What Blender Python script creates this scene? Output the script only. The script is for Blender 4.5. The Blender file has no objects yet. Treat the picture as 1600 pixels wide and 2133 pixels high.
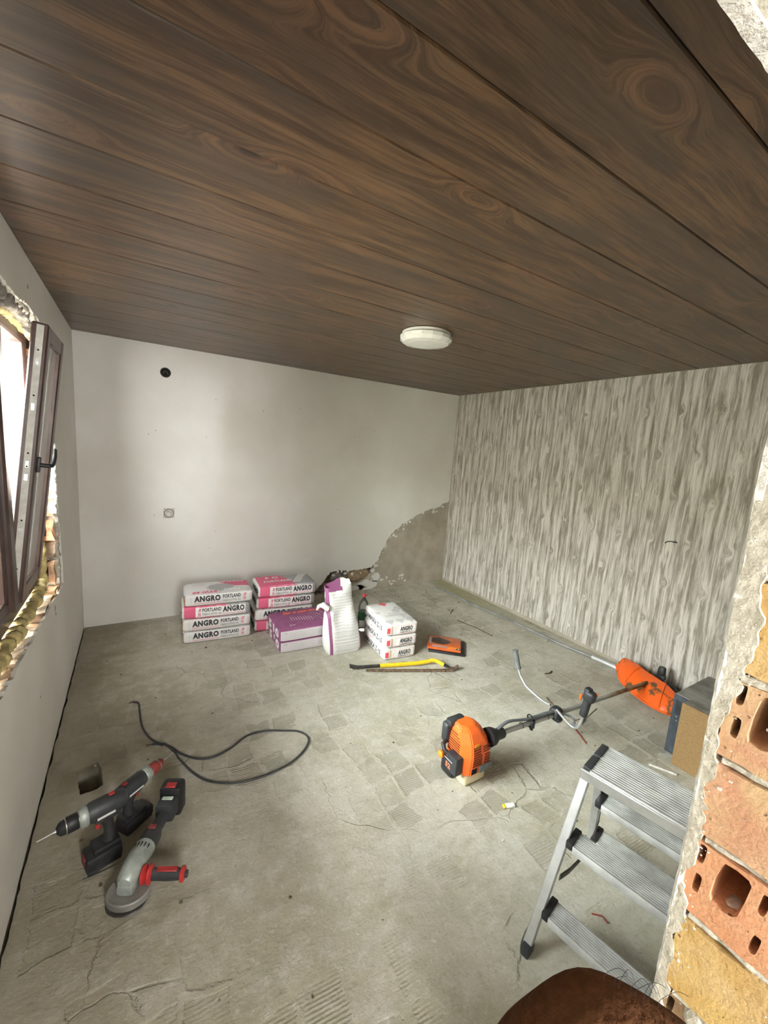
import bpy, bmesh, math, random
from math import pi, sin, cos, radians
from mathutils import Vector, Matrix, noise
from mathutils.bvhtree import BVHTree
from mathutils.geometry import tessellate_polygon

random.seed(7)
S = bpy.context.scene
COL = S.collection

# ------------------------------------------------------------------ camera
cam_d = bpy.data.cameras.new('camera')
cam = bpy.data.objects.new('camera', cam_d)
COL.objects.link(cam)
S.camera = cam
cam_d.sensor_fit = 'HORIZONTAL'
cam_d.sensor_width = 36
cam_d.lens = 850.1 * 36 / 1600
cam_d.clip_start = 0.01
cr = Vector((0.8539519, -0.51560524, 0.07012409))
cu = Vector((0.01830068, 0.1644388, 0.9862175))
cf = Vector((0.52003004, 0.84089899, -0.14985875))
CAM = Vector((0.40601, 0.0, 1.73306))
cam.matrix_world = Matrix(((cr.x, cu.x, -cf.x, CAM.x), (cr.y, cu.y, -cf.y, CAM.y), (cr.z, cu.z, -cf.z, CAM.z), (0, 0, 0, 1)))

# ------------------------------------------------------------------ world, light, exposure
W = bpy.data.worlds.new('overcast_sky')
S.world = W
W.use_nodes = True
bg = W.node_tree.nodes['Background']
bg.inputs[0].default_value = (1.0, 0.985, 0.955, 1)
bg.inputs[1].default_value = 9.0
S.view_settings.view_transform = 'Standard'
S.view_settings.look = 'None'
S.view_settings.exposure = 3.12
S.view_settings.gamma = 1
S.view_settings.use_curve_mapping = False
S.cycles.max_bounces = 10
S.cycles.diffuse_bounces = 6
S.cycles.use_denoising = True
S.cycles.sample_clamp_indirect = 6
S.cycles.caustics_reflective = False
S.cycles.caustics_refractive = False

def portal(name, loc, sx, sy, rot):
    l = bpy.data.lights.new(name, 'AREA')
    l.shape = 'RECTANGLE'; l.size = sx; l.size_y = sy
    l.cycles.is_portal = True
    o = bpy.data.objects.new(name, l); COL.objects.link(o)
    o.location = loc; o.rotation_euler = rot
portal('window_portal', (-0.32, 1.95, 1.5), 1.6, 2.5, (0, radians(-90), 0))
portal('passage_rear_fill_portal', (0.75, -1.72, 1.55), 0.45, 0.9, (radians(90), 0, 0))  # unseen rear opening, added to bring fill light from behind the camera
portal('passage_side_fill_portal', (-0.32, -1.3, 1.1), 2.3, 0.32, (0, radians(-90), 0))  # unseen side opening of the passage, added for fill light on the jamb

# ------------------------------------------------------------------ room numbers (metres)
H = 2.5; D = 4.228; WD = 4.046
YP = 0.2            # room-side face of the front partition
XJ = 1.1            # jamb face of the knocked-out opening
ZL = 2.11           # underside of the lintel
WY0, WY1, WZ0, WZ1 = 0.95, 3.16, 0.76, 2.25   # window opening in the left wall

# ------------------------------------------------------------------ shader expression helper
class V:
    def __init__(s, nt, sock): s.nt = nt; s.k = sock
    def _m(s, op, *o, clamp=False):
        n = s.nt.nodes.new('ShaderNodeMath'); n.operation = op; n.use_clamp = clamp
        for i, a in enumerate((s,) + o):
            if isinstance(a, V): s.nt.links.new(a.k, n.inputs[i])
            else: n.inputs[i].default_value = a
        return V(s.nt, n.outputs[0])
    def __add__(s, o): return s._m('ADD', o)
    def __radd__(s, o): return s._m('ADD', o)
    def __sub__(s, o): return s._m('SUBTRACT', o)
    def __rsub__(s, o): return (s * -1) + o
    def __mul__(s, o): return s._m('MULTIPLY', o)
    def __rmul__(s, o): return s._m('MULTIPLY', o)
    def __truediv__(s, o): return s._m('DIVIDE', o)
    def gt(s, o): return s._m('GREATER_THAN', o)
    def lt(s, o): return s._m('LESS_THAN', o)
    def abs(s): return s._m('ABSOLUTE')
    def frac(s): return s._m('FRACT')
    def floor(s): return s._m('FLOOR')
    def sin(s): return s._m('SINE')
    def pow(s, o): return s._m('POWER', o)
    def max(s, o): return s._m('MAXIMUM', o)
    def min(s, o): return s._m('MINIMUM', o)
    def sm(s, a, b):
        n = s.nt.nodes.new('ShaderNodeMapRange'); n.interpolation_type = 'SMOOTHSTEP'
        s.nt.links.new(s.k, n.inputs[0])
        n.inputs[1].default_value = a; n.inputs[2].default_value = b
        return V(s.nt, n.outputs[0])

class Sh:
    """one material: coordinates, noises, colour mixes"""
    def __init__(s, name, rough=0.8, metal=0.0, coord='Object', spec=0.5):
        s.m = bpy.data.materials.new(name); s.m.use_nodes = True
        s.nt = s.m.node_tree; s.b = s.nt.nodes['Principled BSDF']
        s.b.inputs['Roughness'].default_value = rough
        s.b.inputs['Metallic'].default_value = metal
        s.b.inputs['Specular IOR Level'].default_value = spec
        tc = s.nt.nodes.new('ShaderNodeTexCoord'); s.co = tc.outputs[coord]
        sp = s.nt.nodes.new('ShaderNodeSeparateXYZ'); s.nt.links.new(s.co, sp.inputs[0])
        s.x, s.y, s.z = (V(s.nt, sp.outputs[i]) for i in range(3))
    def vec(s, x, y, z):
        n = s.nt.nodes.new('ShaderNodeCombineXYZ')
        for i, a in enumerate((x, y, z)):
            if isinstance(a, V): s.nt.links.new(a.k, n.inputs[i])
            else: n.inputs[i].default_value = a
        return n.outputs[0]
    def noise(s, scale, detail=4, rough=0.55, vec=None, dist=0.0):
        n = s.nt.nodes.new('ShaderNodeTexNoise'); n.inputs['Scale'].default_value = scale
        n.inputs['Detail'].default_value = detail; n.inputs['Roughness'].default_value = rough
        n.inputs['Distortion'].default_value = dist
        s.nt.links.new(vec if vec is not None else s.co, n.inputs['Vector'])
        return V(s.nt, n.outputs[0])
    def voro(s, scale, vec=None, feature='F1', out='Distance', rand=1.0):
        n = s.nt.nodes.new('ShaderNodeTexVoronoi'); n.feature = feature
        n.inputs['Scale'].default_value = scale; n.inputs['Randomness'].default_value = rand
        s.nt.links.new(vec if vec is not None else s.co, n.inputs['Vector'])
        return V(s.nt, n.outputs[out])
    def white(s, vec):
        n = s.nt.nodes.new('ShaderNodeTexWhiteNoise'); s.nt.links.new(vec, n.inputs['Vector'])
        return V(s.nt, n.outputs[0])
    def mix(s, f, a, b):
        n = s.nt.nodes.new('ShaderNodeMix'); n.data_type = 'RGBA'
        if isinstance(f, V): s.nt.links.new(f.k, n.inputs[0])
        else: n.inputs[0].default_value = f
        for sock, c in ((n.inputs[6], a), (n.inputs[7], b)):
            if isinstance(c, tuple): sock.default_value = (c[0], c[1], c[2], 1)
            else: s.nt.links.new(c, sock)
        return n.outputs[2]
    def col(s, c):
        if isinstance(c, tuple): s.b.inputs['Base Color'].default_value = (c[0], c[1], c[2], 1)
        else: s.nt.links.new(c, s.b.inputs['Base Color'])
    def rough(s, v): s.nt.links.new(v.k, s.b.inputs['Roughness'])
    def bump(s, v, strength=0.5, dist=0.01):
        n = s.nt.nodes.new('ShaderNodeBump'); n.inputs['Strength'].default_value = strength
        n.inputs['Distance'].default_value = dist
        s.nt.links.new(v.k, n.inputs['Height']); s.nt.links.new(n.outputs[0], s.b.inputs['Normal'])

def simple(name, c, rough=0.6, metal=0.0, var=0.12, scale=30, bump=0.0, spec=0.5):
    s = Sh(name, rough, metal, spec=spec)
    n = s.noise(scale, 4)
    d = tuple(x * (1 - var) for x in c); e = tuple(min(1, x * (1 + var)) for x in c)
    s.col(s.mix(n.sm(0.3, 0.7), d, e))
    if bump: s.bump(n, bump, 0.003)
    return s.m

# ------------------------------------------------------------------ materials of the shell
def mk_plaster():
    s = Sh('white_plaster', 0.9, spec=0.2)
    n = s.noise(1.6, 4); f = s.noise(120, 3)
    c = s.mix(n.sm(0.35, 0.75), (0.66, 0.65, 0.61), (0.74, 0.735, 0.71))
    c = s.mix(s.noise(9, 5).sm(0.68, 0.8) * 0.35, c, (0.5, 0.47, 0.4))
    s.col(c); s.bump(f * 0.3 + s.noise(7, 3), 0.25, 0.006)
    return s.m
def mk_cement(name, a, b, sc=5):
    s = Sh(name, 0.95, spec=0.15)
    n = s.noise(sc, 6, 0.6); g = s.noise(90, 3)
    c = s.mix(n.sm(0.3, 0.7), a, b)
    c = s.mix(g.sm(0.6, 0.75) * 0.4, c, (a[0]*0.6, a[1]*0.6, a[2]*0.6))
    s.col(c); s.bump(n + g * 0.35, 0.6, 0.012)
    return s.m
M = {}
M['plaster'] = mk_plaster()
M['cement'] = mk_cement('grey_cement', (0.33, 0.295, 0.235), (0.43, 0.39, 0.325))
M['oldwall'] = mk_cement('broken_clay_and_lime', (0.16, 0.12, 0.085), (0.34, 0.25, 0.17), 14)
M['mortar'] = mk_cement('lime_mortar', (0.40, 0.375, 0.31), (0.58, 0.555, 0.49), 30)
M['mortar_w'] = mk_cement('white_mortar', (0.55, 0.54, 0.50), (0.74, 0.73, 0.70), 40)

def mk_floor():
    s = Sh('screed_with_tile_imprints', 0.85, spec=0.25)
    wx = s.noise(2.2, 2); wy = s.noise(2.6, 2, vec=s.vec(s.y, s.x, 3.0))
    P = 0.152
    X = (s.x + wx * 0.16 + 0.02) / P; Y = (s.y + wy * 0.16) / P
    cell = s.vec(X.floor(), Y.floor(), 1.0)
    h = s.white(cell); h2 = s.white(s.vec(X.floor(), Y.floor(), 5.0))
    fx = (X.frac() - 0.5).abs(); fy = (Y.frac() - 0.5).abs()
    edge = fx.max(fy) + (s.noise(9, 6, 0.7) - 0.5) * 0.42
    inside = 1 - edge.sm(0.40, 0.45)
    keep = h.gt(0.5) * s.noise(1.1, 3).sm(0.40, 0.60)
    ridge = ((s.y + s.x * 0.08 + s.noise(3, 2) * 0.02) * 520).sin() * 0.5 + 0.5
    rm = inside * h2.gt(0.42) * keep * (s.x.sm(0.6, 0.9) * 0.8 + 0.2)
    big = s.noise(1.3, 5, 0.6); mid = s.noise(9, 6, 0.65); fine = s.noise(70, 4, 0.6)
    c = s.mix(big.sm(0.32, 0.68), (0.425, 0.405, 0.320), (0.545, 0.530, 0.460))
    c = s.mix(mid.sm(0.48, 0.66) * 0.6, c, (0.56, 0.55, 0.50))
    c = s.mix(s.noise(26, 6, 0.7).sm(0.55, 0.68) * 0.6, c, (0.60, 0.59, 0.55))
    c = s.mix((1 - s.noise(3.4, 6, 0.7).sm(0.36, 0.5)) * 0.45, c, (0.31, 0.295, 0.21))
    c = s.mix(inside * keep * 0.35, c, (0.30, 0.28, 0.21))
    c = s.mix(rm * (1 - ridge) * 0.28, c, (0.20, 0.18, 0.13))
    crk = s.voro(2.6, vec=s.vec(s.x + mid * 0.12, s.y + wx * 0.3, 0.0), feature='DISTANCE_TO_EDGE')
    crm = (1 - crk.sm(0.002, 0.012)) * s.noise(2.0, 2, vec=s.vec(s.y, s.x, 9.0)).sm(0.54, 0.66)
    c = s.mix(crm * 0.30, c, (0.13, 0.12, 0.09))
    sp = s.noise(42, 2, vec=s.vec(s.x, s.y, 7.0)).sm(0.70, 0.76)
    c = s.mix(sp * 0.7, c, (0.68, 0.67, 0.63))
    f2 = s.noise(55, 6, 0.75); f3 = s.noise(17, 7, 0.78, vec=s.vec(s.x * 0.7, s.y * 1.3, 4.0))
    c = s.mix((1 - f3.sm(0.36, 0.50)) * 0.40, c, (0.35, 0.335, 0.25))
    c = s.mix(f3.sm(0.54, 0.66) * 0.55, c, (0.64, 0.63, 0.59))
    c = s.mix((1 - f2.sm(0.34, 0.46)) * 0.35, c, (0.24, 0.22, 0.165))
    # damp greenish strip at the foot of the papered wall, muddy strip by the window wall
    moss = (s.x + (mid - 0.5) * 0.25).sm(3.74, 3.86) * (s.y + mid * 1.2).sm(3.0, 4.4)
    c = s.mix(moss * 0.6, c, (0.30, 0.29, 0.13))
    mud = (1 - (s.x + (mid - 0.5) * 0.5 + (big - 0.5) * 0.8).sm(0.05, 0.75))
    c = s.mix(mud * 0.55, c, (0.21, 0.175, 0.115))
    s.col(c)
    s.bump(inside * keep * -0.5 + rm * ridge * 0.35 + mid * 0.8 + f3 * 0.7 + fine * 0.35 - crm * 0.7, 0.8, 0.009)
    return s.m
M['floor'] = mk_floor()

def mk_ceiling():
    s = Sh('printed_walnut_panel', 0.33, spec=0.38)
    # the print repeats along the panel; every panel carries it shifted
    oi = s.nt.nodes.new('ShaderNodeObjectInfo'); rnd = V(s.nt, oi.outputs['Random'])
    X = s.x + rnd * 9.0; Y = s.y + (rnd * 57).floor() * 0.31
    wob = s.noise(3.0, 2, vec=s.vec(X * 0.6, Y, 0.0))
    kd = s.voro(1.0, vec=s.vec(X * 1.7, Y * 4.2, 0.0)) + (s.noise(12, 4) - 0.5) * 0.09
    kn = 1 - kd.sm(0.0, 0.42)
    field = Y * 30 + wob * 2.0 + kn * kn * 7.0
    g1 = s.noise(1.0, 7, 0.72, vec=s.vec(X * 1.6, field * 0.8, 0.0))
    g2 = s.noise(1.0, 3, 0.6, vec=s.vec(X * 3.0, field * 5.5, 2.0))
    big = s.noise(2.2, 3, vec=s.vec(X * 0.8, Y * 3.0, 4.0))
    c = s.mix(g1.sm(0.40, 0.60), (0.062, 0.036, 0.020), (0.165, 0.094, 0.049))
    c = s.mix(big.sm(0.46, 0.62) * 0.65, c, (0.070, 0.050, 0.036))
    c = s.mix((1 - g2.sm(0.34, 0.48)) * 0.7, c, (0.058, 0.036, 0.024))
    c = s.mix(g2.sm(0.62, 0.75) * 0.30, c, (0.27, 0.17, 0.11))
    ring = ((kd * 60 + wob * 9).sin() * 0.5 + 0.5) * kn * kn
    c = s.mix(ring * 0.7, c, (0.27, 0.14, 0.08))
    c = s.mix((1 - kd.sm(0.04, 0.13)) * 0.8, c, (0.028, 0.018, 0.014))
    s.col(c); s.bump(g1 * 0.5 + g2 * 0.5, 0.12, 0.002)
    return s.m
M['ceiling'] = mk_ceiling()
M['groove'] = simple('dark_panel_joint', (0.02, 0.013, 0.01), 0.7)

def mk_paper():
    s = Sh('driftwood_wallpaper', 0.75, spec=0.25)
    Y = s.y; Z = s.z
    wob = s.noise(2.0, 3, vec=s.vec(0.0, Y, Z * 0.5))
    # knots sit on a lattice, as printed paper repeats
    ky = (Y + 0.11 * (Z / 0.34).floor()) / 0.265; kz = Z / 0.34
    dy = (ky.frac() - 0.5) * 0.265; dz = (kz.frac() - 0.45) * 0.34
    kd = (dy * dy * 1.7 + dz * dz * 0.55).pow(0.5)
    kn = 1 - kd.sm(0.0, 0.05)
    field = Y * 30 + wob * 1.6 + kn * 0.9
    g1 = s.noise(1.0, 7, 0.75, vec=s.vec(0.0, field, Z * 1.4))
    g2 = s.noise(1.0, 3, 0.6, vec=s.vec(3.0, field * 5, Z * 3.5))
    g3 = s.noise(1.0, 5, 0.65, vec=s.vec(6.0, field * 0.8, Z * 3.4))
    c = s.mix(g1.sm(0.38, 0.60), (0.29, 0.265, 0.225), (0.67, 0.645, 0.61))
    c = s.mix(g3.sm(0.50, 0.64) * 0.75, c, (0.21, 0.185, 0.14))
    c = s.mix((1 - g2.sm(0.30, 0.5)) * 0.4, c, (0.21, 0.20, 0.175))
    c = s.mix(g2.sm(0.58, 0.72) * 0.35, c, (0.70, 0.68, 0.645))
    hook = (1 - ((kd - 0.021).abs()).sm(0.002, 0.005)) * dy.gt(-0.012)
    c = s.mix(hook * 0.22, c, (0.66, 0.64, 0.60))
    c = s.mix((1 - kd.sm(0.004, 0.017)) * 0.18, c, (0.22, 0.21, 0.185))
    s.col(c); s.bump(g1 + g2 * 0.5, 0.15, 0.002)
    return s.m
M['paper'] = mk_paper()

def mk_brick(name, a, b, st, amt):
    s = Sh(name, 0.93, spec=0.15)
    n = s.noise(9, 6, 0.6); g = s.noise(160, 3)
    w = s.noise(1.0, 5, 0.7, vec=s.vec(s.x * 60, s.y * 30 + s.z * 20, s.z * 190))
    pit = 1 - s.voro(70).sm(0.10, 0.17); pit = pit * s.noise(30, 2).sm(0.5, 0.6)
    c = s.mix(n.sm(0.3, 0.7), a, b)
    c = s.mix(s.noise(16, 5).sm(0.5 - amt * 0.3, 0.75) * amt, c, st)
    c = s.mix((1 - w.sm(0.3, 0.45)) * 0.3, c, (a[0]*0.5, a[1]*0.45, a[2]*0.4))
    c = s.mix(w.sm(0.62, 0.75) * 0.4, c, (0.62, 0.55, 0.42))
    c = s.mix(pit * 0.75, c, (0.10, 0.055, 0.035))
    s.col(c); s.bump(n * 0.6 + g * 0.6 + w * 0.3 + s.noise(70, 6, 0.75) * 0.6 - pit * 1.2, 0.8, 0.004)
    return s.m
M['brick_y'] = mk_brick('yellow_stained_clay', (0.46, 0.28, 0.09), (0.60, 0.42, 0.17), (0.62, 0.47, 0.28), 0.6)
M['brick_p'] = mk_brick('pinkish_clay', (0.52, 0.27, 0.17), (0.62, 0.38, 0.26), (0.60, 0.46, 0.26), 0.8)
M['brick_o'] = mk_brick('orange_clay', (0.58, 0.25, 0.13), (0.66, 0.33, 0.19), (0.60, 0.40, 0.25), 0.5)
M['brick_d'] = mk_brick('dusty_brown_clay', (0.26, 0.15, 0.09), (0.36, 0.24, 0.15), (0.45, 0.38, 0.29), 0.7)
M['brick_l'] = mk_brick('lime_dusted_clay', (0.50, 0.40, 0.32), (0.64, 0.55, 0.47), (0.70, 0.66, 0.60), 0.8)
M['foam'] = simple('yellow_mounting_foam', (0.50, 0.42, 0.19), 0.8, var=0.25, scale=25, bump=0.5)
M['foam_o'] = simple('orange_mounting_foam', (0.85, 0.42, 0.05), 0.8, var=0.2, scale=10)
M['frame'] = simple('brown_window_profile', (0.075, 0.045, 0.038), 0.35, var=0.2, scale=8)
M['frame_edge'] = simple('cream_window_profile', (0.60, 0.59, 0.54), 0.5)
M['dusty_glass_rail'] = simple('grey_dusty_profile', (0.33, 0.32, 0.31), 0.5)
M['alu'] = simple('brushed_aluminium', (0.62, 0.64, 0.66), 0.35, 0.85, 0.1, 14)
M['alu_dull'] = simple('dusty_aluminium', (0.52, 0.53, 0.53), 0.5, 0.55, 0.15, 18)
M['steel'] = simple('steel', (0.55, 0.55, 0.55), 0.28, 0.9, 0.12, 20)
M['darksteel'] = simple('dark_steel', (0.07, 0.065, 0.06), 0.5, 0.6, 0.4, 30)
M['rust'] = simple('rusty_steel', (0.16, 0.11, 0.075), 0.75, 0.4, 0.6, 40, 0.4)
M['black'] = simple('black_plastic', (0.014, 0.014, 0.016), 0.5, var=0.3)
M['dgrey'] = simple('dark_grey_plastic', (0.030, 0.033, 0.037), 0.5, var=0.2)
M['mgrey'] = simple('grey_plastic', (0.14, 0.15, 0.16), 0.55, var=0.15)
M['rubber'] = simple('black_rubber', (0.02, 0.02, 0.022), 0.7, var=0.25)
M['orange'] = simple('orange_plastic', (0.85, 0.14, 0.02), 0.35, var=0.06, scale=9)
M['orange_b'] = simple('bright_orange_plastic', (0.95, 0.24, 0.02), 0.4, var=0.05)
M['red'] = simple('red_plastic', (0.45, 0.03, 0.03), 0.45, var=0.15)
M['redw'] = simple('dull_red_plastic', (0.23, 0.035, 0.03), 0.5, var=0.3)
M['cream'] = simple('cream_translucent_tank', (0.72, 0.62, 0.42), 0.4, var=0.06)
M['yellow'] = simple('yellow_paint', (0.72, 0.50, 0.02), 0.45, var=0.12, scale=60)
M['silver'] = simple('grey_cast_housing', (0.36, 0.40, 0.38), 0.5, 0.35, 0.25, 22)
M['white_pl'] = simple('white_plastic', (0.78, 0.79, 0.77), 0.35, var=0.03)
M['opal'] = simple('opal_diffuser', (0.80, 0.82, 0.80), 0.12, var=0.02)
M['brownboard'] = simple('brown_fibreboard', (0.25, 0.155, 0.065), 0.8, var=0.12, scale=120)
M['metalgrey'] = simple('dusty_grey_sheet', (0.22, 0.215, 0.20), 0.55, 0.3, 0.3, 12)
M['navy'] = simple('blue_grey_sheet', (0.055, 0.07, 0.09), 0.5, 0.2, 0.25, 20)
M['ink'] = simple('black_ink', (0.035, 0.035, 0.04), 0.6, var=0.1)
M['inkgrey'] = simple('grey_ink', (0.36, 0.36, 0.37), 0.6, var=0.1)
M['inklight'] = simple('pale_grey_ink', (0.55, 0.55, 0.56), 0.6, var=0.1)
M['inkpink'] = simple('pink_ink', (0.75, 0.13, 0.24), 0.6, var=0.05)
M['inkred'] = simple('red_ink', (0.74, 0.08, 0.10), 0.6, var=0.05)
M['inkwhite'] = simple('white_ink', (0.82, 0.82, 0.81), 0.6, var=0.03)
M['inkpurple'] = simple('purple_ink', (0.26, 0.07, 0.20), 0.6, var=0.06)
M['inkorange'] = simple('orange_ink', (0.80, 0.18, 0.10), 0.6, var=0.08)
M['paperwhite'] = simple('white_paper', (0.74, 0.74, 0.73), 0.65, var=0.05, scale=12)
M['card'] = simple('brown_paper_valve', (0.34, 0.22, 0.12), 0.85, var=0.2)
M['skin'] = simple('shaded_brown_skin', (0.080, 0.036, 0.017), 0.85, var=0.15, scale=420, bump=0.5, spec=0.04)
M['hair'] = simple('dark_hair', (0.015, 0.012, 0.012), 0.5)
M['wood'] = simple('dry_twig', (0.10, 0.06, 0.035), 0.85, var=0.3)
M['copper'] = simple('red_insulated_wire', (0.28, 0.045, 0.03), 0.5)
M['void'] = simple('dark_cavity', (0.012, 0.009, 0.007), 1.0)
M['cable'] = simple('grey_black_cable', (0.035, 0.037, 0.04), 0.6, var=0.3)

def mk_shaft():
    s = Sh('mud_stained_shaft', 0.35, 0.7)
    n = s.noise(14, 5)
    k = s.x.sm(1.05, 1.25)
    c = s.mix(k, (0.42, 0.43, 0.42), s.nt and (0.30, 0.19, 0.09))
    c = s.mix(k * n.sm(0.42, 0.58), c, (0.09, 0.065, 0.03))
    s.col(c); return s.m
M['shaft'] = mk_shaft()
def mk_guard():
    s = Sh('dirty_orange_guard', 0.4)
    n = s.noise(7, 6, 0.7); 
    c = s.mix(n.sm(0.535, 0.60), (0.85, 0.13, 0.015), (0.13, 0.075, 0.035))
    s.col(c); s.bump(n, 0.3, 0.004); return s.m
M['guard'] = mk_guard()

def mk_glass(name='window_glass', pale_mix=0.10):
    m = bpy.data.materials.new(name); m.use_nodes = True; nt = m.node_tree
    nt.nodes.clear()
    out = nt.nodes.new('ShaderNodeOutputMaterial'); mx = nt.nodes.new('ShaderNodeMixShader'); mx2 = nt.nodes.new('ShaderNodeMixShader')
    tr = nt.nodes.new('ShaderNodeBsdfTransparent'); gl = nt.nodes.new('ShaderNodeBsdfGlossy'); df = nt.nodes.new('ShaderNodeBsdfDiffuse')
    tr.inputs[0].default_value = (0.93, 0.96, 0.95, 1); gl.inputs['Roughness'].default_value = 0.03
    df.inputs[0].default_value = (0.6, 0.62, 0.62, 1)
    fr = nt.nodes.new('ShaderNodeFresnel'); fr.inputs[0].default_value = 1.45
    nt.links.new(fr.outputs[0], mx.inputs[0]); nt.links.new(tr.outputs[0], mx.inputs[1]); nt.links.new(gl.outputs[0], mx.inputs[2])
    mx2.inputs[0].default_value = pale_mix
    nt.links.new(mx.outputs[0], mx2.inputs[1]); nt.links.new(df.outputs[0], mx2.inputs[2])
    nt.links.new(mx2.outputs[0], out.inputs[0]); return m
M['glass'] = mk_glass(); M['paleglass'] = mk_glass('whitish_window_glass', 0.5); M['pet'] = mk_glass('clear_bottle_plastic', 0.10)  # sash glass gets a larger pale diffuse share than the fixed pane

# ------------------------------------------------------------------ geometry helpers
I4 = Matrix.Identity(4)
def T(x, y, z): return Matrix.Translation((x, y, z))
def Rz(a): return Matrix.Rotation(a, 4, 'Z')
def Rx(a): return Matrix.Rotation(a, 4, 'X')
def Ry(a): return Matrix.Rotation(a, 4, 'Y')
def frame_to(p, d, up=(0, 0, 1)):
    """matrix with local x along d, origin p"""
    x = Vector(d).normalized(); u = Vector(up)
    y = u.cross(x)
    if y.length < 1e-4: y = Vector((0, 1, 0)).cross(x)
    y.normalize(); z = x.cross(y)
    return Matrix(((x.x, y.x, z.x, p[0]), (x.y, y.y, z.y, p[1]), (x.z, y.z, z.z, p[2]), (0, 0, 0, 1)))

# slots, print and other pieces too small to pick apart singly
SMALL = {'printed_label', 'air_slot', 'vent_slot', 'cooling_slot', 'printed_number', 'bare_wire_end', 'screw', 'hair', 'throttle_cable', 'chuck_ring', 'cable_tie', 'mechanism', 'brick_cavity'}
class MB:
    def __init__(s): s.v = []; s.f = []; s.mi = []; s.sm = []
    def add(s, vs, fs, mi=0, smooth=False, mx=None):
        o = len(s.v)
        s.v += [tuple(mx @ Vector(p)) if mx is not None else tuple(p) for p in vs]
        for f in fs: s.f.append(tuple(i + o for i in f)); s.mi.append(mi); s.sm.append(smooth)
        return s
    def box(s, c, size, mi=0, mx=None):
        x, y, z = c; a, b, d = (q / 2 for q in size)
        vs = [(x + i * a, y + j * b, z + k * d) for i in (-1, 1) for j in (-1, 1) for k in (-1, 1)]
        return s.add(vs, [(0, 1, 3, 2), (4, 6, 7, 5), (0, 4, 5, 1), (2, 3, 7, 6), (0, 2, 6, 4), (1, 5, 7, 3)], mi, False, mx)
    def rbox(s, c, size, r=0.01, seg=2, mi=0, mx=None, fn=None, taper=None, smooth=True):
        bm = bmesh.new(); bmesh.ops.create_cube(bm, size=1)
        for v in bm.verts:
            t = 1.0
            if taper and v.co.z > 0: t = taper
            v.co = Vector((v.co.x * size[0] * (t if not isinstance(t, tuple) else t[0]), v.co.y * size[1] * (t if not isinstance(t, tuple) else t[1]), v.co.z * size[2]))
        bmesh.ops.bevel(bm, geom=bm.edges[:], offset=r, segments=seg, profile=0.5, affect='EDGES')
        bm.verts.ensure_lookup_table()
        vs = [Vector(v.co) for v in bm.verts]
        if fn: vs = [fn(v) for v in vs]
        vs = [v + Vector(c) for v in vs]
        fs = [[v.index for v in f.verts] for f in bm.faces]
        bm.free()
        return s.add(vs, fs, mi, smooth, mx)
    def tube(s, pts, r, n=10, mi=0, mx=None, cap=True, smooth=True, closed=False):
        pts = [Vector(p) for p in pts]; m = len(pts)
        if not isinstance(r, (list, tuple)): r = [r] * m
        vs = []; nrm = None
        for i, p in enumerate(pts):
            a = pts[max(i - 1, 0)]; b = pts[min(i + 1, m - 1)]
            if closed: a = pts[i - 1]; b = pts[(i + 1) % m]
            t = (b - a).normalized()
            if nrm is None: nrm = t.orthogonal().normalized()
            nrm = (nrm - t * nrm.dot(t))
            if nrm.length < 1e-6: nrm = t.orthogonal()
            nrm.normalize(); bn = t.cross(nrm)
            for k in range(n):
                an = 2 * pi * k / n
                vs.append(p + (nrm * cos(an) + bn * sin(an)) * r[i])
        fs = [(i * n + k, i * n + (k + 1) % n, (i + 1) * n + (k + 1) % n, (i + 1) * n + k) for i in range(m - 1) for k in range(n)]
        if closed: fs += [((m - 1) * n + k, (m - 1) * n + (k + 1) % n, (k + 1) % n, k) for k in range(n)]
        elif cap: fs += [tuple(range(n - 1, -1, -1)), tuple((m - 1) * n + k for k in range(n))]
        return s.add(vs, fs, mi, smooth, mx)
    def lathe(s, prof, n=24, mi=0, mx=None, smooth=True):
        vs = [(r * cos(2 * pi * k / n), r * sin(2 * pi * k / n), z) for r, z in prof for k in range(n)]
        m = len(prof)
        fs = [(i * n + k, i * n + (k + 1) % n, (i + 1) * n + (k + 1) % n, (i + 1) * n + k) for i in range(m - 1) for k in range(n)]
        if prof[0][0] > 1e-5: fs.append(tuple(range(n - 1, -1, -1)))
        if prof[-1][0] > 1e-5: fs.append(tuple((m - 1) * n + k for k in range(n)))
        return s.add(vs, fs, mi, smooth, mx)
    def prism(s, poly, z0, z1, mi=0, mx=None, holes=(), smooth=False, floor=True):
        loops = [list(poly)] + [list(h) for h in holes]
        flat = [p for l in loops for p in l]
        tris = tessellate_polygon([[Vector((p[0], p[1], 0)) for p in l] for l in loops])
        n = len(flat)
        vs = [(p[0], p[1], z1) for p in flat] + [(p[0], p[1], z0) for p in flat]
        fs = []
        for t in tris:
            a, b, c = (Vector(flat[i]) for i in t)
            if (b - a).cross(c - a) < 0: t = (t[0], t[2], t[1])
            fs.append(tuple(t))
            if floor: fs.append((t[0] + n, t[2] + n, t[1] + n))
        o = 0
        for li, l in enumerate(loops):
            k = len(l)
            area = sum(l[i][0] * l[(i + 1) % k][1] - l[(i + 1) % k][0] * l[i][1] for i in range(k))
            ccw = (area > 0) == (li == 0)
            for i in range(k):
                a = o + i; b = o + (i + 1) % k
                fs.append((a, a + n, b + n, b) if ccw else (b, b + n, a + n, a))
            o += k
        return s.add(vs, fs, mi, smooth, mx)
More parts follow.
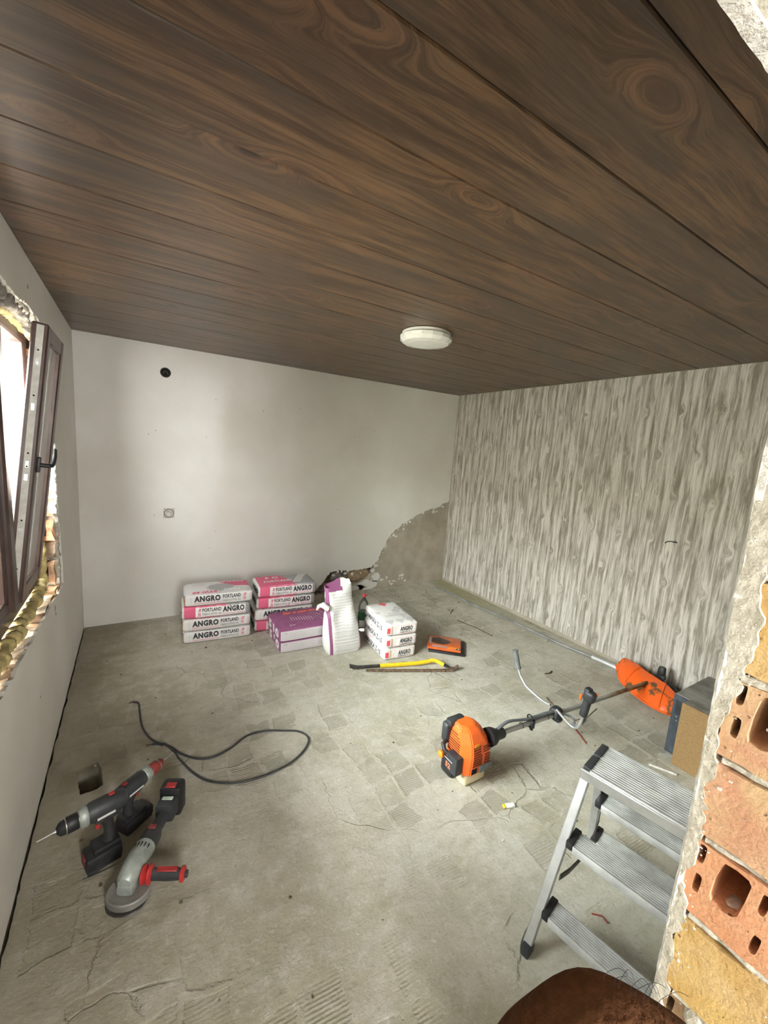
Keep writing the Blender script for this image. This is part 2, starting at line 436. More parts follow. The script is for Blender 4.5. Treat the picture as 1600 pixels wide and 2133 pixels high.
    def build(s, name, mats, parent=None, mx=None, sharp=True):
        me = bpy.data.meshes.new(name)
        me.from_pydata(s.v, [], s.f)
        for m in (mats if isinstance(mats, (list, tuple)) else [mats]): me.materials.append(M[m] if isinstance(m, str) else m)
        me.polygons.foreach_set('material_index', s.mi)
        me.polygons.foreach_set('use_smooth', s.sm)
        me.update()
        if sharp and any(s.sm): me.set_sharp_from_angle(angle=radians(42))
        o = bpy.data.objects.new(name, me); COL.objects.link(o)
        if name in SMALL: o['kind'] = 'stuff'
        if parent is not None: o.parent = parent
        if mx is not None: o.matrix_local = mx
        return o

def tag(o, label=None, cat=None, group=None, kind=None):
    if label: o['label'] = label
    if cat: o['category'] = cat
    if group: o['group'] = group
    if kind: o['kind'] = kind
    return o
def thing(name, label, cat, mx=I4, group=None):
    o = bpy.data.objects.new(name, None); COL.objects.link(o); o.empty_display_size = 0.05
    o.matrix_world = mx
    return tag(o, label, cat, group)
def struct(o, label, cat='structure'):
    return tag(o, label, cat, kind='structure')
def jag(p, q, step=0.02, amp=0.008, seed=0):
    """ragged polyline from p to q, without q"""
    p = Vector(p); q = Vector(q); n = max(1, int((q - p).length / step))
    d = (q - p).normalized(); w = Vector((-d.y, d.x))
    out = []
    for i in range(n):
        t = i / n; c = p + (q - p) * t
        a = noise.noise(Vector((c.x * 9 + seed, c.y * 9, seed))) * 1.3 + noise.noise(Vector((c.x * 41, c.y * 41 + seed, 3))) * 1.0
        if i == 0: a = 0
        out.append(tuple(c + w * amp * a + d * step * 0.3 * noise.noise(Vector((c.x * 60, c.y * 60, seed + 8)))))
    return out
def jagpath(pts, step=0.02, amp=0.008, seed=0):
    r = []
    for a, b in zip(pts[:-1], pts[1:]): r += jag(a, b, step, amp, seed)
    return r + [tuple(pts[-1])]

_tc = {}
def text_geo(txt, w, h, bold=0.02):
    key = (txt, bold)
    if key not in _tc:
        cu = bpy.data.curves.new('t', 'FONT'); cu.body = txt; cu.size = 1; cu.offset = bold; cu.resolution_u = 2
        cu.space_character = 1.0 + bold * 2
        ob = bpy.data.objects.new('t', cu); COL.objects.link(ob)
        dg = bpy.context.evaluated_depsgraph_get(); dg.update()
        me = bpy.data.meshes.new_from_object(ob.evaluated_get(dg))
        vs = [tuple(v.co) for v in me.vertices]; fs = [tuple(p.vertices) for p in me.polygons]
        bpy.data.objects.remove(ob); bpy.data.curves.remove(cu); bpy.data.meshes.remove(me)
        _tc[key] = (vs, fs)
    vs, fs = _tc[key]
    x0 = min(v[0] for v in vs); x1 = max(v[0] for v in vs); y0 = min(v[1] for v in vs); y1 = max(v[1] for v in vs)
    return [((v[0] - x0) / (x1 - x0) * w, (v[1] - y0) / (y1 - y0) * h, 0) for v in vs], fs

class Decal:
    """flat print laid onto the surface of a mesh"""
    def __init__(s, mb=None):
        s.o = MB()
        s.bvh = BVHTree.FromPolygons([Vector(v) for v in mb.v], [f for f in mb.f]) if mb else None
        s.mats = []
    def mi(s, m):
        if m not in s.mats: s.mats.append(m)
        return s.mats.index(m)
    def put(s, vs, fs, m, mx, off=0.0016):
        n = (mx.to_3x3() @ Vector((0, 0, 1))).normalized(); out = []
        for v in vs:
            p = mx @ Vector(v)
            if s.bvh:
                hit = s.bvh.ray_cast(p + n * 0.08, -n, 0.2)
                if hit[0] is not None: p = hit[0]
            out.append(p + n * off)
        s.o.add(out, fs, s.mi(m))
    def text(s, txt, x, y, w, h, m, mx, bold=0.02, off=0.002):
        vs, fs = text_geo(txt, w, h, bold)
        s.put([(a + x, b + y, 0) for a, b, c in vs], fs, m, mx, off)
    def poly(s, pts, m, mx, off=0.0012, div=0):
        if div and len(pts) == 4:
            a, b, c, d = (Vector(p) for p in pts); vs = []; fs = []
            for j in range(div + 1):
                for i in range(div + 1):
                    u = i / div; v = j / div
                    p = (a * (1 - u) + b * u) * (1 - v) + (d * (1 - u) + c * u) * v
                    vs.append((p[0], p[1], 0))
            fs = [(j * (div + 1) + i, j * (div + 1) + i + 1, (j + 1) * (div + 1) + i + 1, (j + 1) * (div + 1) + i) for j in range(div) for i in range(div)]
            return s.put(vs, fs, m, mx, off)
        s.put([(p[0], p[1], 0) for p in pts], [tuple(range(len(pts)))], m, mx, off)
    def rect(s, x, y, w, h, m, mx, off=0.0012, div=6):
        s.poly([(x, y), (x + w, y), (x + w, y + h), (x, y + h)], m, mx, off, div)
    def outline(s, x, y, w, h, t, m, mx, off=0.0016):
        for r in ((x, y, w, t), (x, y + h - t, w, t), (x, y, t, h), (x + w - t, y, t, h)): s.rect(*r, m, mx, off, 4)
    def build(s, name, parent): return s.o.build(name, s.mats, parent)
# ================================================================== STRUCTURE
MBK = Matrix(((1, 0, 0, 0), (0, 0, -1, 0), (0, 1, 0, 0), (0, 0, 0, 1)))    # (a,b,c) -> (a,-c,b)
MLF = Matrix(((0, 0, 1, 0), (1, 0, 0, 0), (0, 1, 0, 0), (0, 0, 0, 1)))     # (a,b,c) -> (c,a,b)
MRT = Matrix(((0, 0, -1, 0), (-1, 0, 0, 0), (0, 1, 0, 0), (0, 0, 0, 1)))   # (a,b,c) -> (-c,-a,b)
MFR = Matrix(((-1, 0, 0, 0), (0, 0, 1, 0), (0, 1, 0, 0), (0, 0, 0, 1)))    # (a,b,c) -> (-a,c,b)

# --- floor, with the small square pit by the window wall
edge = jagpath([(0.006, D + 0.1), (0.006, -1.6)], 0.03, 0.006, 3)
outer = edge + [(WD + 0.2, -1.6), (WD + 0.2, D + 0.1)]
pit = jagpath([(0.125, 2.349), (0.214, 2.373), (0.235, 2.30), (0.245, 2.194), (0.222, 2.178), (0.155, 2.173), (0.135, 2.26), (0.125, 2.349)], 0.012, 0.004, 5)[:-1]
pit = pit[::-1]
fl = MB().prism(outer, -0.14, 0, 0, I4, [pit], floor=False).build('floor', 'floor')
struct(fl, 'rough concrete screed floor with faint square tile imprints')
b = MB(); b.box((0.19, 2.27, -0.15), (0.3, 0.36, 0.02)); b.build('pit_bottom', simple('dry_brown_earth', (0.13, 0.085, 0.05), 1.0, var=0.4, bump=0.6), fl)
b = MB(); b.box((-0.1, 1.3, -0.16), (0.3, 6.2, 0.02)); b.build('wall_gap_base', 'void', fl)

# --- ceiling: one panel after another across the room
cb = MB(); cb.box((WD / 2, (D + YP) / 2, H + 0.06), (WD + 0.4, D - YP + 0.5, 0.08))
ceil = cb.build('ceiling', 'groove'); struct(ceil, 'dark brown wood-look panelled ceiling')
PITCH = 0.2615
pm = MB()
w_ = PITCH - 0.0028
prof = [(0, 0.004), (0.003, 0.0), (w_ - 0.003, 0.0), (w_, 0.004), (w_, 0.012), (0, 0.012)]
vs = [(x, y, z) for x in (0.002, WD - 0.002) for y, z in prof]; k = len(prof)
pm.add(vs, [(i, (i + 1) % k, (i + 1) % k + k, i + k) for i in range(k)] + [tuple(range(k - 1, -1, -1)), tuple(range(k, 2 * k))])
y0 = 0.488 - PITCH; me0 = None; i = 0
while y0 < D - 0.02:
    wy = min(w_, D - y0)
    if me0 is None:
        o = pm.build('ceiling_panel', 'ceiling', ceil, T(0, y0, H)); me0 = o.data
    else:
        o = bpy.data.objects.new('ceiling_panel', me0); COL.objects.link(o); o.parent = ceil; o.location = (0, y0, H)
        if wy < w_: o.scale = (1, wy / w_, 1)
    y0 += PITCH; i += 1

# --- back wall: white plaster coat over grey cement, broken out low on the right
b = MB(); b.box((WD / 2, D + 0.17, H / 2), (WD + 0.5, 0.16, H + 0.4))
wb = b.build('wall_back', 'oldwall'); struct(wb, 'white plastered back wall with bare cement repair low right')
brk = [(2.13, 0.02), (2.17, 0.07), (2.26, 0.15), (2.345, 0.27), (2.43, 0.285), (2.60, 0.262), (2.75, 0.28), (2.93, 0.30), (2.92, 0.22), (2.83, 0.14), (2.72, 0.10), (2.56, 0.09), (2.40, 0.02), (2.13, 0.02)]
hole = jagpath(brk, 0.02, 0.010, 2)[:-1]
cem = MB().prism([(-0.1, -0.1), (WD + 0.1, -0.1), (WD + 0.1, H), (-0.1, H)], -0.07, -0.010, 0, T(0, D, 0) @ MBK, [hole[::-1] if True else hole], floor=False)
cem.build('cement_coat', 'cement', wb)
ragged = jagpath([(WD, 1.12), (4.02, 1.09), (3.93, 1.06), (3.86, 1.02), (3.72, 1.0), (3.60, 0.955), (3.42, 0.87), (3.30, 0.82), (3.19, 0.72), (3.12, 0.66), (3.09, 0.56), (3.02, 0.47), (3.0, 0.38), (2.94, 0.31), (2.80, 0.285), (2.62, 0.272), (2.44, 0.292), (2.345, 0.28), (2.25, 0.16), (2.16, 0.075), (2.11, -0.05)], 0.014, 0.016, 11)
sk = MB().prism([(0, -0.05), (0, H)] + [(WD, H)] + ragged, -0.0095, 0, 0, T(0, D, 0) @ MBK)
rnd = random.Random(4)
def blob(cx, cy, rx, ry, n=11, sd=0):
    return [(cx + rx * cos(2*pi*i/n) * (0.65 + 0.5 * rnd.random()), cy + ry * sin(2*pi*i/n) * (0.65 + 0.5 * rnd.random())) for i in range(n)]
for (cx, cy, rx, ry) in [(2.87, 0.06, 0.16, 0.07), (2.97, 0.15, 0.06, 0.07), (2.70, 0.045, 0.14, 0.035), (2.92, 0.24, 0.025, 0.03)]:
    sk.prism(blob(cx, cy, rx, ry, 26), -0.0095, -0.004, 0, T(0, D, 0) @ MBK)
for i in range(16):
    cx = 3.0 + rnd.random() * 0.45; cy = 0.02 + rnd.random() * 0.13
    sk.prism(blob(cx, cy, 0.008 + rnd.random() * 0.018, 0.006 + rnd.random() * 0.018, 7), -0.0095, -0.006, 0, T(0, D, 0) @ MBK)
sk.build('plaster_coat', 'plaster', wb)
mb = MB()
for i, (cx, cy) in enumerate([(ragged[j][0] + rnd.uniform(-.02, .05), ragged[j][1] + rnd.uniform(-.05, .02)) for j in range(6, len(ragged) - 30, 3)]):
    mb.prism(blob(cx, cy, 0.006 + rnd.random() * 0.02, 0.005 + rnd.random() * 0.02, 7), -0.0095, -0.003, 0, T(0, D, 0) @ MBK)
tag(mb.build('plaster_flake', 'plaster', wb), kind='stuff')
mb = MB()
for i in range(14):
    cx = rnd.uniform(0.3, 3.6); cy = rnd.uniform(0.3, 2.3)
    mb.prism(blob(cx, cy, 0.005, 0.004, 6), 0, 0.0006, 0, T(0, D, 0) @ MBK)
tag(mb.build('dark_speck', 'rust', wb), kind='stuff')
# rubble inside the broken hole
def rock(c, r, mat, parent, name='stone', sd=0, sub=3):
    bm = bmesh.new(); bmesh.ops.create_icosphere(bm, subdivisions=sub, radius=1)
    mbx = MB()
    vs = []
    for v in bm.verts:
        d = v.co.copy(); k = 1 + 0.25 * noise.noise(d * 1.3 + Vector((sd, 0, 0))) + 0.12 * noise.noise(d * 3.5 + Vector((0, sd, 0)))
        vs.append((c[0] + d.x * r[0] * k, c[1] + d.y * r[1] * k, c[2] + d.z * r[2] * k))
    mbx.add(vs, [[v.index for v in f.verts] for f in bm.faces], 0, False); bm.free()
    return mbx.build(name, mat, parent)
M['stone'] = mk_cement('grey_rubble_stone', (0.13, 0.12, 0.10), (0.30, 0.28, 0.25), 20)
M['browndirt'] = mk_cement('brown_dry_clay', (0.24, 0.17, 0.11), (0.40, 0.30, 0.20), 16)
rock((2.47, D + 0.06, 0.20), (0.13, 0.07, 0.07), 'stone', wb, sd=1)
rock((2.27, D + 0.09, 0.08), (0.10, 0.05, 0.06), 'stone', wb, sd=2)
rock((2.44, D + 0.075, 0.07), (0.12, 0.06, 0.06), 'browndirt', wb, sd=3)
rock((2.72, D + 0.08, 0.20), (0.20, 0.075, 0.10), 'browndirt', wb, sd=4)
rock((2.62, D + 0.10, 0.28), (0.25, 0.06, 0.05), 'browndirt', wb, sd=5)
# junction boxes let into the back wall
def wallbox(z, x, square):
    r = thing('junction_box' if not square else 'socket_box', '', 'junction box', T(x, D, z) @ MBK)
    b = MB(); b.lathe([(0.034, 0.001), (0.037, 0.004), (0.041, 0.004), (0.043, 0.0005)], 28); b.build('rim', 'black' if not square else 'mgrey', r)
    b = MB(); b.lathe([(0.0, 0.0018), (0.034, 0.0012)], 24); b.build('cavity', 'void', r)
    if square:
        b = MB(); b.box((0, 0, 0.0008), (0.092, 0.092, 0.002)); b.build('plaster_frame', M['mortar'], r)
        b = MB(); b.box((0, 0, 0.006), (0.052, 0.010, 0.004)); b.box((0, 0, 0.006), (0.010, 0.044, 0.004)); b.box((0.012, 0.014, 0.005), (0.012, 0.010, 0.004)); b.box((-0.012, -0.012, 0.005), (0.010, 0.012, 0.004)); b.build('mechanism', 'steel', r)
        b = MB(); b.tube([(-0.02, 0.01, 0.003), (-0.005, 0.02, 0.014), (0.015, 0.008, 0.012), (0.02, -0.012, 0.003)], 0.002, 6); b.build('wire', 'copper', r)
    else:
        b = MB(); b.tube([(-0.02, -0.01, 0.003), (-0.004, 0.012, 0.008), (0.014, 0.004, 0.007), (0.02, -0.014, 0.003)], 0.0018, 6); b.build('wire', 'mgrey', r)
    return r
tag(wallbox(2.272, 0.655, False), 'round black junction box hole high on the white back wall')
tag(wallbox(1.012, 0.672, True), 'open socket box with bare wires at mid height on white wall')

# --- right wall under wallpaper
b = MB(); b.box((WD + 0.11, D / 2, H / 2), (0.2, D + 0.6, H + 0.4))
wr = b.build('wall_right', 'cement'); struct(wr, 'wall covered in grey driftwood-pattern wallpaper')
bot = jagpath([(-D, 0.035), (-3.4, 0.03), (-2.6, 0.045), (-1.8, 0.03), (-YP, 0.03)], 0.03, 0.008, 21)
pp = MB().prism(bot + [(-YP, H), (-D, H)], 0, 0.004, 0, T(WD + 0.01, 0, 0) @ MRT)
pp.build('wallpaper', 'paper', wr)
r = thing('wire_stub', 'black wire ends sticking out of the wallpapered wall', 'wire', T(WD + 0.006, 1.498, 1.17))
b = MB(); b.tube([(0, 0, 0), (-0.015, 0.006, 0.008), (-0.03, 0.03, 0.004), (-0.03, 0.05, -0.012)], 0.0035, 8); b.build('wire', 'black', r)
b = MB(); b.tube([(0, -0.005, 0.002), (-0.012, -0.012, 0.010), (-0.022, -0.03, 0.006)], 0.0045, 8); b.build('wire', 'black', r)
b = MB(); b.tube([(-0.03, 0.05, -0.012), (-0.03, 0.062, -0.02)], 0.0032, 8); b.build('wire_tip', 'inkwhite', r)

# --- left wall with the window opening
core = MB()
core.box((-0.13, (-0.25 + WY0) / 2, H / 2), (0.235, WY0 + 0.25, H + 0.4))     # between the added fill-light gap and the window
core.box((-0.13, -1.55, H / 2), (0.235, 0.20, H + 0.4))
core.box((-0.13, -0.70, H / 2), (0.235, 0.92, H + 0.4))
core.box((-0.13, -0.85, 2.5), (0.235, 1.25, 0.9))                             # over the unseen passage gap, added to let in fill light
core.box((-0.13, (WY1 + D + .1) / 2 , H / 2), (0.235, D + .1 - WY1, H + 0.4))
core.box((-0.13, (WY0 + WY1) / 2, (WZ0 - 0.06 - 0.15) / 2), (0.235, WY1 - WY0, WZ0 - 0.06 + 0.15))
core.box((-0.13, (WY0 + WY1) / 2, (WZ1 + H + 0.2) / 2 + 0.01), (0.235, WY1 - WY0, H + 0.2 - WZ1))
wl = core.build('wall_left', 'mortar'); struct(wl, 'white plastered window wall with raw broken window opening')
hole = jagpath([(3.222, 0.738), (3.21, 0.90), (3.175, 1.10), (3.13, 1.40), (3.09, 1.6), (3.06, 1.85), (3.03, 2.245), (2.75, 2.275), (2.3, 2.262), (1.6, 2.28), (WY0 - 0.02, 2.29), (WY0 - 0.02, 0.80), (1.738, 0.80), (2.3, 0.775), (2.75, 0.752), (3.08, 0.74), (3.222, 0.738)], 0.022, 0.011, 31)[:-1]
low = jagpath([(-0.25, 0.012), (D, 0.012)], 0.05, 0.006, 33)
sk = MB().prism(low + [(D, H), (-0.25, H)], -0.0125, 0, 0, MLF, [hole[::-1]])
sk.build('plaster_coat', 'plaster', wl)
mb = MB()
for (y, z, a, c) in [(3.02, 1.12, 0.006, 0.03), (2.86, 0.70, 0.008, 0.02), (2.88, 0.66, 0.012, 0.01), (2.35, 0.45, 0.006, 0.005), (2.60, 2.36, 0.008, 0.012), (2.12, 2.42, 0.01, 0.02)]:
    mb.prism(blob(y, z, a, c, 8), 0, 0.0008, 0, MLF)
tag(mb.build('plaster_chip', 'rust', wl), kind='stuff')

def jagged_block(x0, x1, y0, y1, z0, z1, mat, parent, name='brick', sd=0, amp=0.006, n=3):
    """a worn brick: box with displaced corners and edge points"""
    bm = bmesh.new(); bmesh.ops.create_cube(bm, size=1)
    bmesh.ops.subdivide_edges(bm, edges=bm.edges[:], cuts=n - 1, use_grid_fill=True)
    mbx = MB(); vs = []
    for v in bm.verts:
        p = Vector(((x0 + x1) / 2 + v.co.x * (x1 - x0), (y0 + y1) / 2 + v.co.y * (y1 - y0), (z0 + z1) / 2 + v.co.z * (z1 - z0)))
        c = sum(abs(abs(q) - 0.5) < 1e-4 for q in v.co)
        d = noise.noise_vector(p * 23 + Vector((sd * 3.1, sd, 0))) * amp * c
        vs.append(p + d)
    mbx.add(vs, [[v.index for v in f.verts] for f in bm.faces]); bm.free()
    return mbx.build(name, mat, parent)
# sill bricks, lime dusted
y = WY0; i = 0; rr = random.Random(9)
while y < 3.10:
    l = 0.155 + rr.random() * 0.06
    z = 0.775 - 0.02 * (y - WY0) / 2.2 + rr.uniform(-0.006, 0.006)
    jagged_block(-0.125, -0.018 + rr.uniform(-0.004, 0.006), y + 0.006, min(y + l, 3.14) - 0.006, z - 0.09, z, ['brick_l', 'brick_l', 'brick_d'][i % 3], wl, sd=i, amp=0.009)
    y += l; i += 1
# reveal bricks at the far side of the opening
z = 0.79; i = 0
while z < 2.18:
    off = 0.028 * sin(i * 2.2)
    jagged_block(-0.15, -0.022, 3.085 + off * 0.6, 3.19, z + 0.008, z + 0.122, ['brick_p', 'brick_d', 'brick_o', 'brick_d'][i % 4], wl, sd=40 + i, amp=0.012)
    if i % 4 in (0, 2):
        b = MB()
        b.box((-0.06, 3.083 + off * 0.6, z + 0.065), (0.012, 0.012, 0.07)); b.box((-0.09, 3.083 + off * 0.6, z + 0.065), (0.014, 0.012, 0.05)); b.build('brick_cavity', 'void', wl)
    z += 0.132; i += 1
# crumbled lime at the reveal and head
def lumps(name, pts, r, mat, parent, sd=0, n=12, sub=2):
    """string of lumpy foam or mortar as one connected mass"""
    path = []
    for (a, c_) in zip(pts[:-1], pts[1:]):
        a = Vector(a); c_ = Vector(c_); m = max(2, int((c_ - a).length / (r * 0.35)))
        for j in range(m): path.append(a.lerp(c_, j / m))
    path.append(Vector(pts[-1]))
    path = [p + noise.noise_vector(p * 18 + Vector((sd, 0, 0))) * r * 0.35 for p in path]
    rs = [r * (0.8 + 0.45 * noise.noise(p * 26 + Vector((sd, sd, 0))) + 0.3 * abs(noise.noise(p * 60))) for p in path]
    b = MB(); b.tube(path, rs, n); vv = []
    for v in b.v:
        v = Vector(v); vv.append(tuple(v + noise.noise_vector(v * 70) * r * 0.22))
    b.v = vv
    return b.build(name, mat, parent)
lumps('lime_crust', [(-0.02, 3.11, 1.22), (-0.016, 3.10, 1.45), (-0.016, 3.075, 1.62), (-0.02, 3.06, 1.9)], 0.028, 'mortar_w', wl, 2)
lumps('lime_crust', [(-0.03, 3.16, 0.80), (-0.03, 3.15, 1.0), (-0.025, 3.14, 1.2)], 0.03, 'mortar', wl, 3)
lumps('lime_crust', [(-0.05, 1.0, 2.262), (-0.05, 2.2, 2.25), (-0.045, 2.9, 2.245)], 0.034, 'stone', wl, 4)
lumps('lime_crust', [(-0.03, 1.0, 2.285), (-0.03, 2.0, 2.28), (-0.03, 3.0, 2.262)], 0.024, 'mortar', wl, 6)
jagged_block(-0.06, -0.012, 2.80, 3.02, 2.185, 2.27, 'stone', wl, 'stone', 77, 0.012)
jagged_block(-0.10, 0.004, 2.88, 2.99, 0.775, 0.80, 'brick_p', wl, 'brick_shard', 78, 0.008)

b = MB(); b.box((-0.13, 3.075, 1.5), (0.06, 0.11, 1.5)); b.build('mortar_fill', 'mortar', wl)
# --- the window
win = thing('window_1', '', 'window', I4); del win['category']; struct(win, 'brown double window, right sash tilted inward')
FX0, FX1 = -0.155, -0.085
b = MB()
b.rbox(((FX0 + FX1) / 2, 1.985, 0.865), (0.07, 2.07, 0.075), 0.008, 1)
b.rbox(((FX0 + FX1) / 2, 1.985, 2.195), (0.07, 2.07, 0.07), 0.008, 1)
b.rbox(((FX0 + FX1) / 2, 2.985, 1.53), (0.07, 0.07, 1.30), 0.008, 1)
b.rbox(((FX0 + FX1) / 2, 0.985, 1.53), (0.07, 0.07, 1.30), 0.008, 1)
b.build('window_frame', 'frame', win)
b = MB(); b.rbox((-0.11, 2.385, 1.53), (0.085, 0.085, 1.30), 0.010, 1); b.build('mullion', 'frame', win)
b = MB()
for (c, s_) in (((-0.115, 1.68, 0.925), (0.055, 1.32, 0.05)), ((-0.115, 1.68, 2.14), (0.055, 1.32, 0.05)), ((-0.115, 2.325, 1.53), (0.055, 0.045, 1.2)), ((-0.115, 1.04, 1.53), (0.055, 0.045, 1.2))): b.rbox(c, s_, 0.006, 1)
b.build('fixed_light_bead', 'frame', win)
b = MB(); b.box((-0.12, 1.68, 1.53), (0.02, 1.26, 1.18)); b.build('window_pane', 'glass', win)
# tilted sash, hinged on its lower rail
SW = 0.46; SH = 1.29; ST = 0.062
sx = T(-0.122, 2.43, 0.905) @ Ry(radians(6.9))
sash = bpy.data.objects.new('tilted_sash', None); COL.objects.link(sash); sash.parent = win; sash.matrix_local = sx
def sp(name, mats, fn):
    b = MB(); fn(b); return b.build(name, mats, sash)
sp('sash_stile', 'frame', lambda b: b.rbox((ST / 2, 0.034, SH / 2), (ST, 0.068, SH), 0.006, 1))
sp('sash_stile', 'frame', lambda b: b.rbox((ST / 2, SW - 0.034, SH / 2), (ST, 0.068, SH), 0.006, 1))
sp('sash_rail', 'frame', lambda b: b.rbox((ST / 2, SW / 2, 0.036), (ST - 0.002, SW - 0.136, 0.072), 0.005, 1))
sp('sash_rail', 'frame', lambda b: b.rbox((ST / 2, SW / 2, SH - 0.036), (ST - 0.002, SW - 0.136, 0.072), 0.005, 1))
sp('sash_glass', 'paleglass', lambda b: b.box((ST / 2, SW / 2, SH / 2), (0.022, SW - 0.13, SH - 0.138)))
def strip(b):
    b.box((0.033, -0.0015, SH / 2), (0.026, 0.004, SH - 0.02), 0)
    for z in (0.12, 0.35, 0.60, 0.66, 0.92, 1.12): b.box((0.033, -0.004, z), (0.012, 0.004, 0.03), 1); b.lathe([(0, 0), (0.004, 0)], 8, 2, T(0.033, -0.0065, z + 0.05) @ Rx(radians(90)))
sp('lock_strip', ['frame_edge', 'steel', 'void'], strip)
def handle(b):
    b.rbox((ST + 0.006, 0.034, 0.66), (0.014, 0.032, 0.07), 0.004, 2)
    b.tube([(ST + 0.01, 0.034, 0.66), (ST + 0.045, 0.034, 0.66), (ST + 0.052, 0.05, 0.662), (ST + 0.052, 0.10, 0.675), (ST + 0.050, 0.135, 0.70), (ST + 0.046, 0.15, 0.735)], [0.010, 0.010, 0.010, 0.009, 0.008, 0.007], 12)
sp('window_handle', 'black', handle)
# foam around the frame
lumps('mounting_foam', [(-0.075, 1.0, 0.812), (-0.07, 1.8, 0.806), (-0.066, 2.5, 0.80), (-0.07, 2.84, 0.80), (-0.075, 2.98, 0.82)], 0.034, 'foam', win, 11)
lumps('mounting_foam', [(-0.08, 3.035, 0.80), (-0.085, 3.045, 1.0), (-0.09, 3.04, 1.14)], 0.034, 'foam', win, 12)
lumps('mounting_foam', [(-0.08, 1.0, 2.232), (-0.08, 2.2, 2.228), (-0.085, 2.93, 2.225)], 0.026, 'foam', win, 13)
lumps('mounting_foam', [(-0.115, 3.035, 1.12), (-0.12, 3.04, 1.6), (-0.12, 3.035, 2.2)], 0.026, 'foam', win, 14)

# --- outside the window
b = MB(); b.box((-6, 2, -0.6), (12, 16, 0.2)); g = b.build('outside_ground', mk_cement('yard_gravel', (0.30, 0.28, 0.24), (0.4, 0.38, 0.33), 3)); struct(g, 'yard ground outside the window')
b = MB(); b.box((-1.9, 5.2, 1.7), (3.2, 0.3, 4.6)); g = b.build('outside_wall', 'inkwhite'); struct(g, 'white insulation board wall outside the window')
b2 = lumps('foam_seam', [(-0.50, 5.04, 0.4), (-0.51, 5.04, 1.9), (-0.50, 5.04, 3.0)], 0.035, 'foam_o', g, 15)
b = MB(); b.box((-7.5, 2, 1.3), (0.4, 14, 4.0)); g = b.build('outside_house_wall', 'mortar'); struct(g, 'pale wall of a house across the yard')

# --- front partition, knocked through; its jamb shows the bricks
core = MB()
core.box(((XJ + WD) / 2 + 0.055, (YP - 0.05) / 2 - 0.004, H / 2 - 0.05), (WD - XJ - 0.11, 0.235, H + 0.2))
wf = core.build('wall_front', 'mortar'); struct(wf, 'broken brick jamb of the knocked-out opening')
# room-side plaster, ragged along the jamb edge
e1 = jagpath([(XJ - 0.002, -0.02), (XJ - 0.004, 0.7), (XJ, 1.2), (XJ - 0.003, 1.7), (XJ, ZL)], 0.014, 0.004, 51)
pl = MB().prism([(-p[0], p[1]) for p in e1] + [(-XJ, H), (-WD, H), (-WD, -0.02)][0:0] + [(-XJ, H), (-(XJ + 0.2), H), (-(XJ + 0.2), -0.02)], -0.007, 0.002, 0, T(0, YP, 0) @ MFR)
pl.build('plaster_coat', 'mortar_w', wf)
b = MB(); b.box(((XJ + 0.2 + WD) / 2, YP - 0.003, H / 2), (WD - XJ - 0.2, 0.01, H)); b.build('plaster_coat', 'plaster', wf)
# mortar band between plaster and bricks, seen on the jamb face
inner = jagpath([(-0.186, -0.02), (-0.181, 0.5), (-0.184, 0.82), (-0.180, 0.94), (-0.186, 1.06), (-0.189, 1.12), (-0.186, 1.20), (-0.180, 1.26), (-0.181, 1.33), (-0.186, 1.40), (-0.180, 1.46), (-0.171, 1.53), (-0.176, 1.60), (-0.165, 1.68), (-0.158, 1.80), (-0.16, 2.11), (-0.16, 2.3)], 0.007, 0.011, 61)
outr = jagpath([(-0.1995, 2.3), (-0.1995, -0.02)], 0.012, 0.0016, 62)
mbd = MB().prism(outr + inner, -0.03, 0.0035, 0, T(XJ, 0, 0) @ MRT)
# roughen the band
mbd.build('mortar_band', 'mortar', wf)
b = MB()
for zz in (0.0, 0.137, 0.27, 0.403, 0.536, 0.669, 0.806, 0.941, 1.080, 1.211, 1.337, 1.463, 1.604, 1.74, 1.873, 2.0): b.box((XJ + 0.060, 0.068, zz), (0.09, 0.232, 0.016))
b.box((XJ + 0.109, 0.068, 1.05), (0.006, 0.232, 2.3)); b.build('mortar_bed', 'mortar', wf)

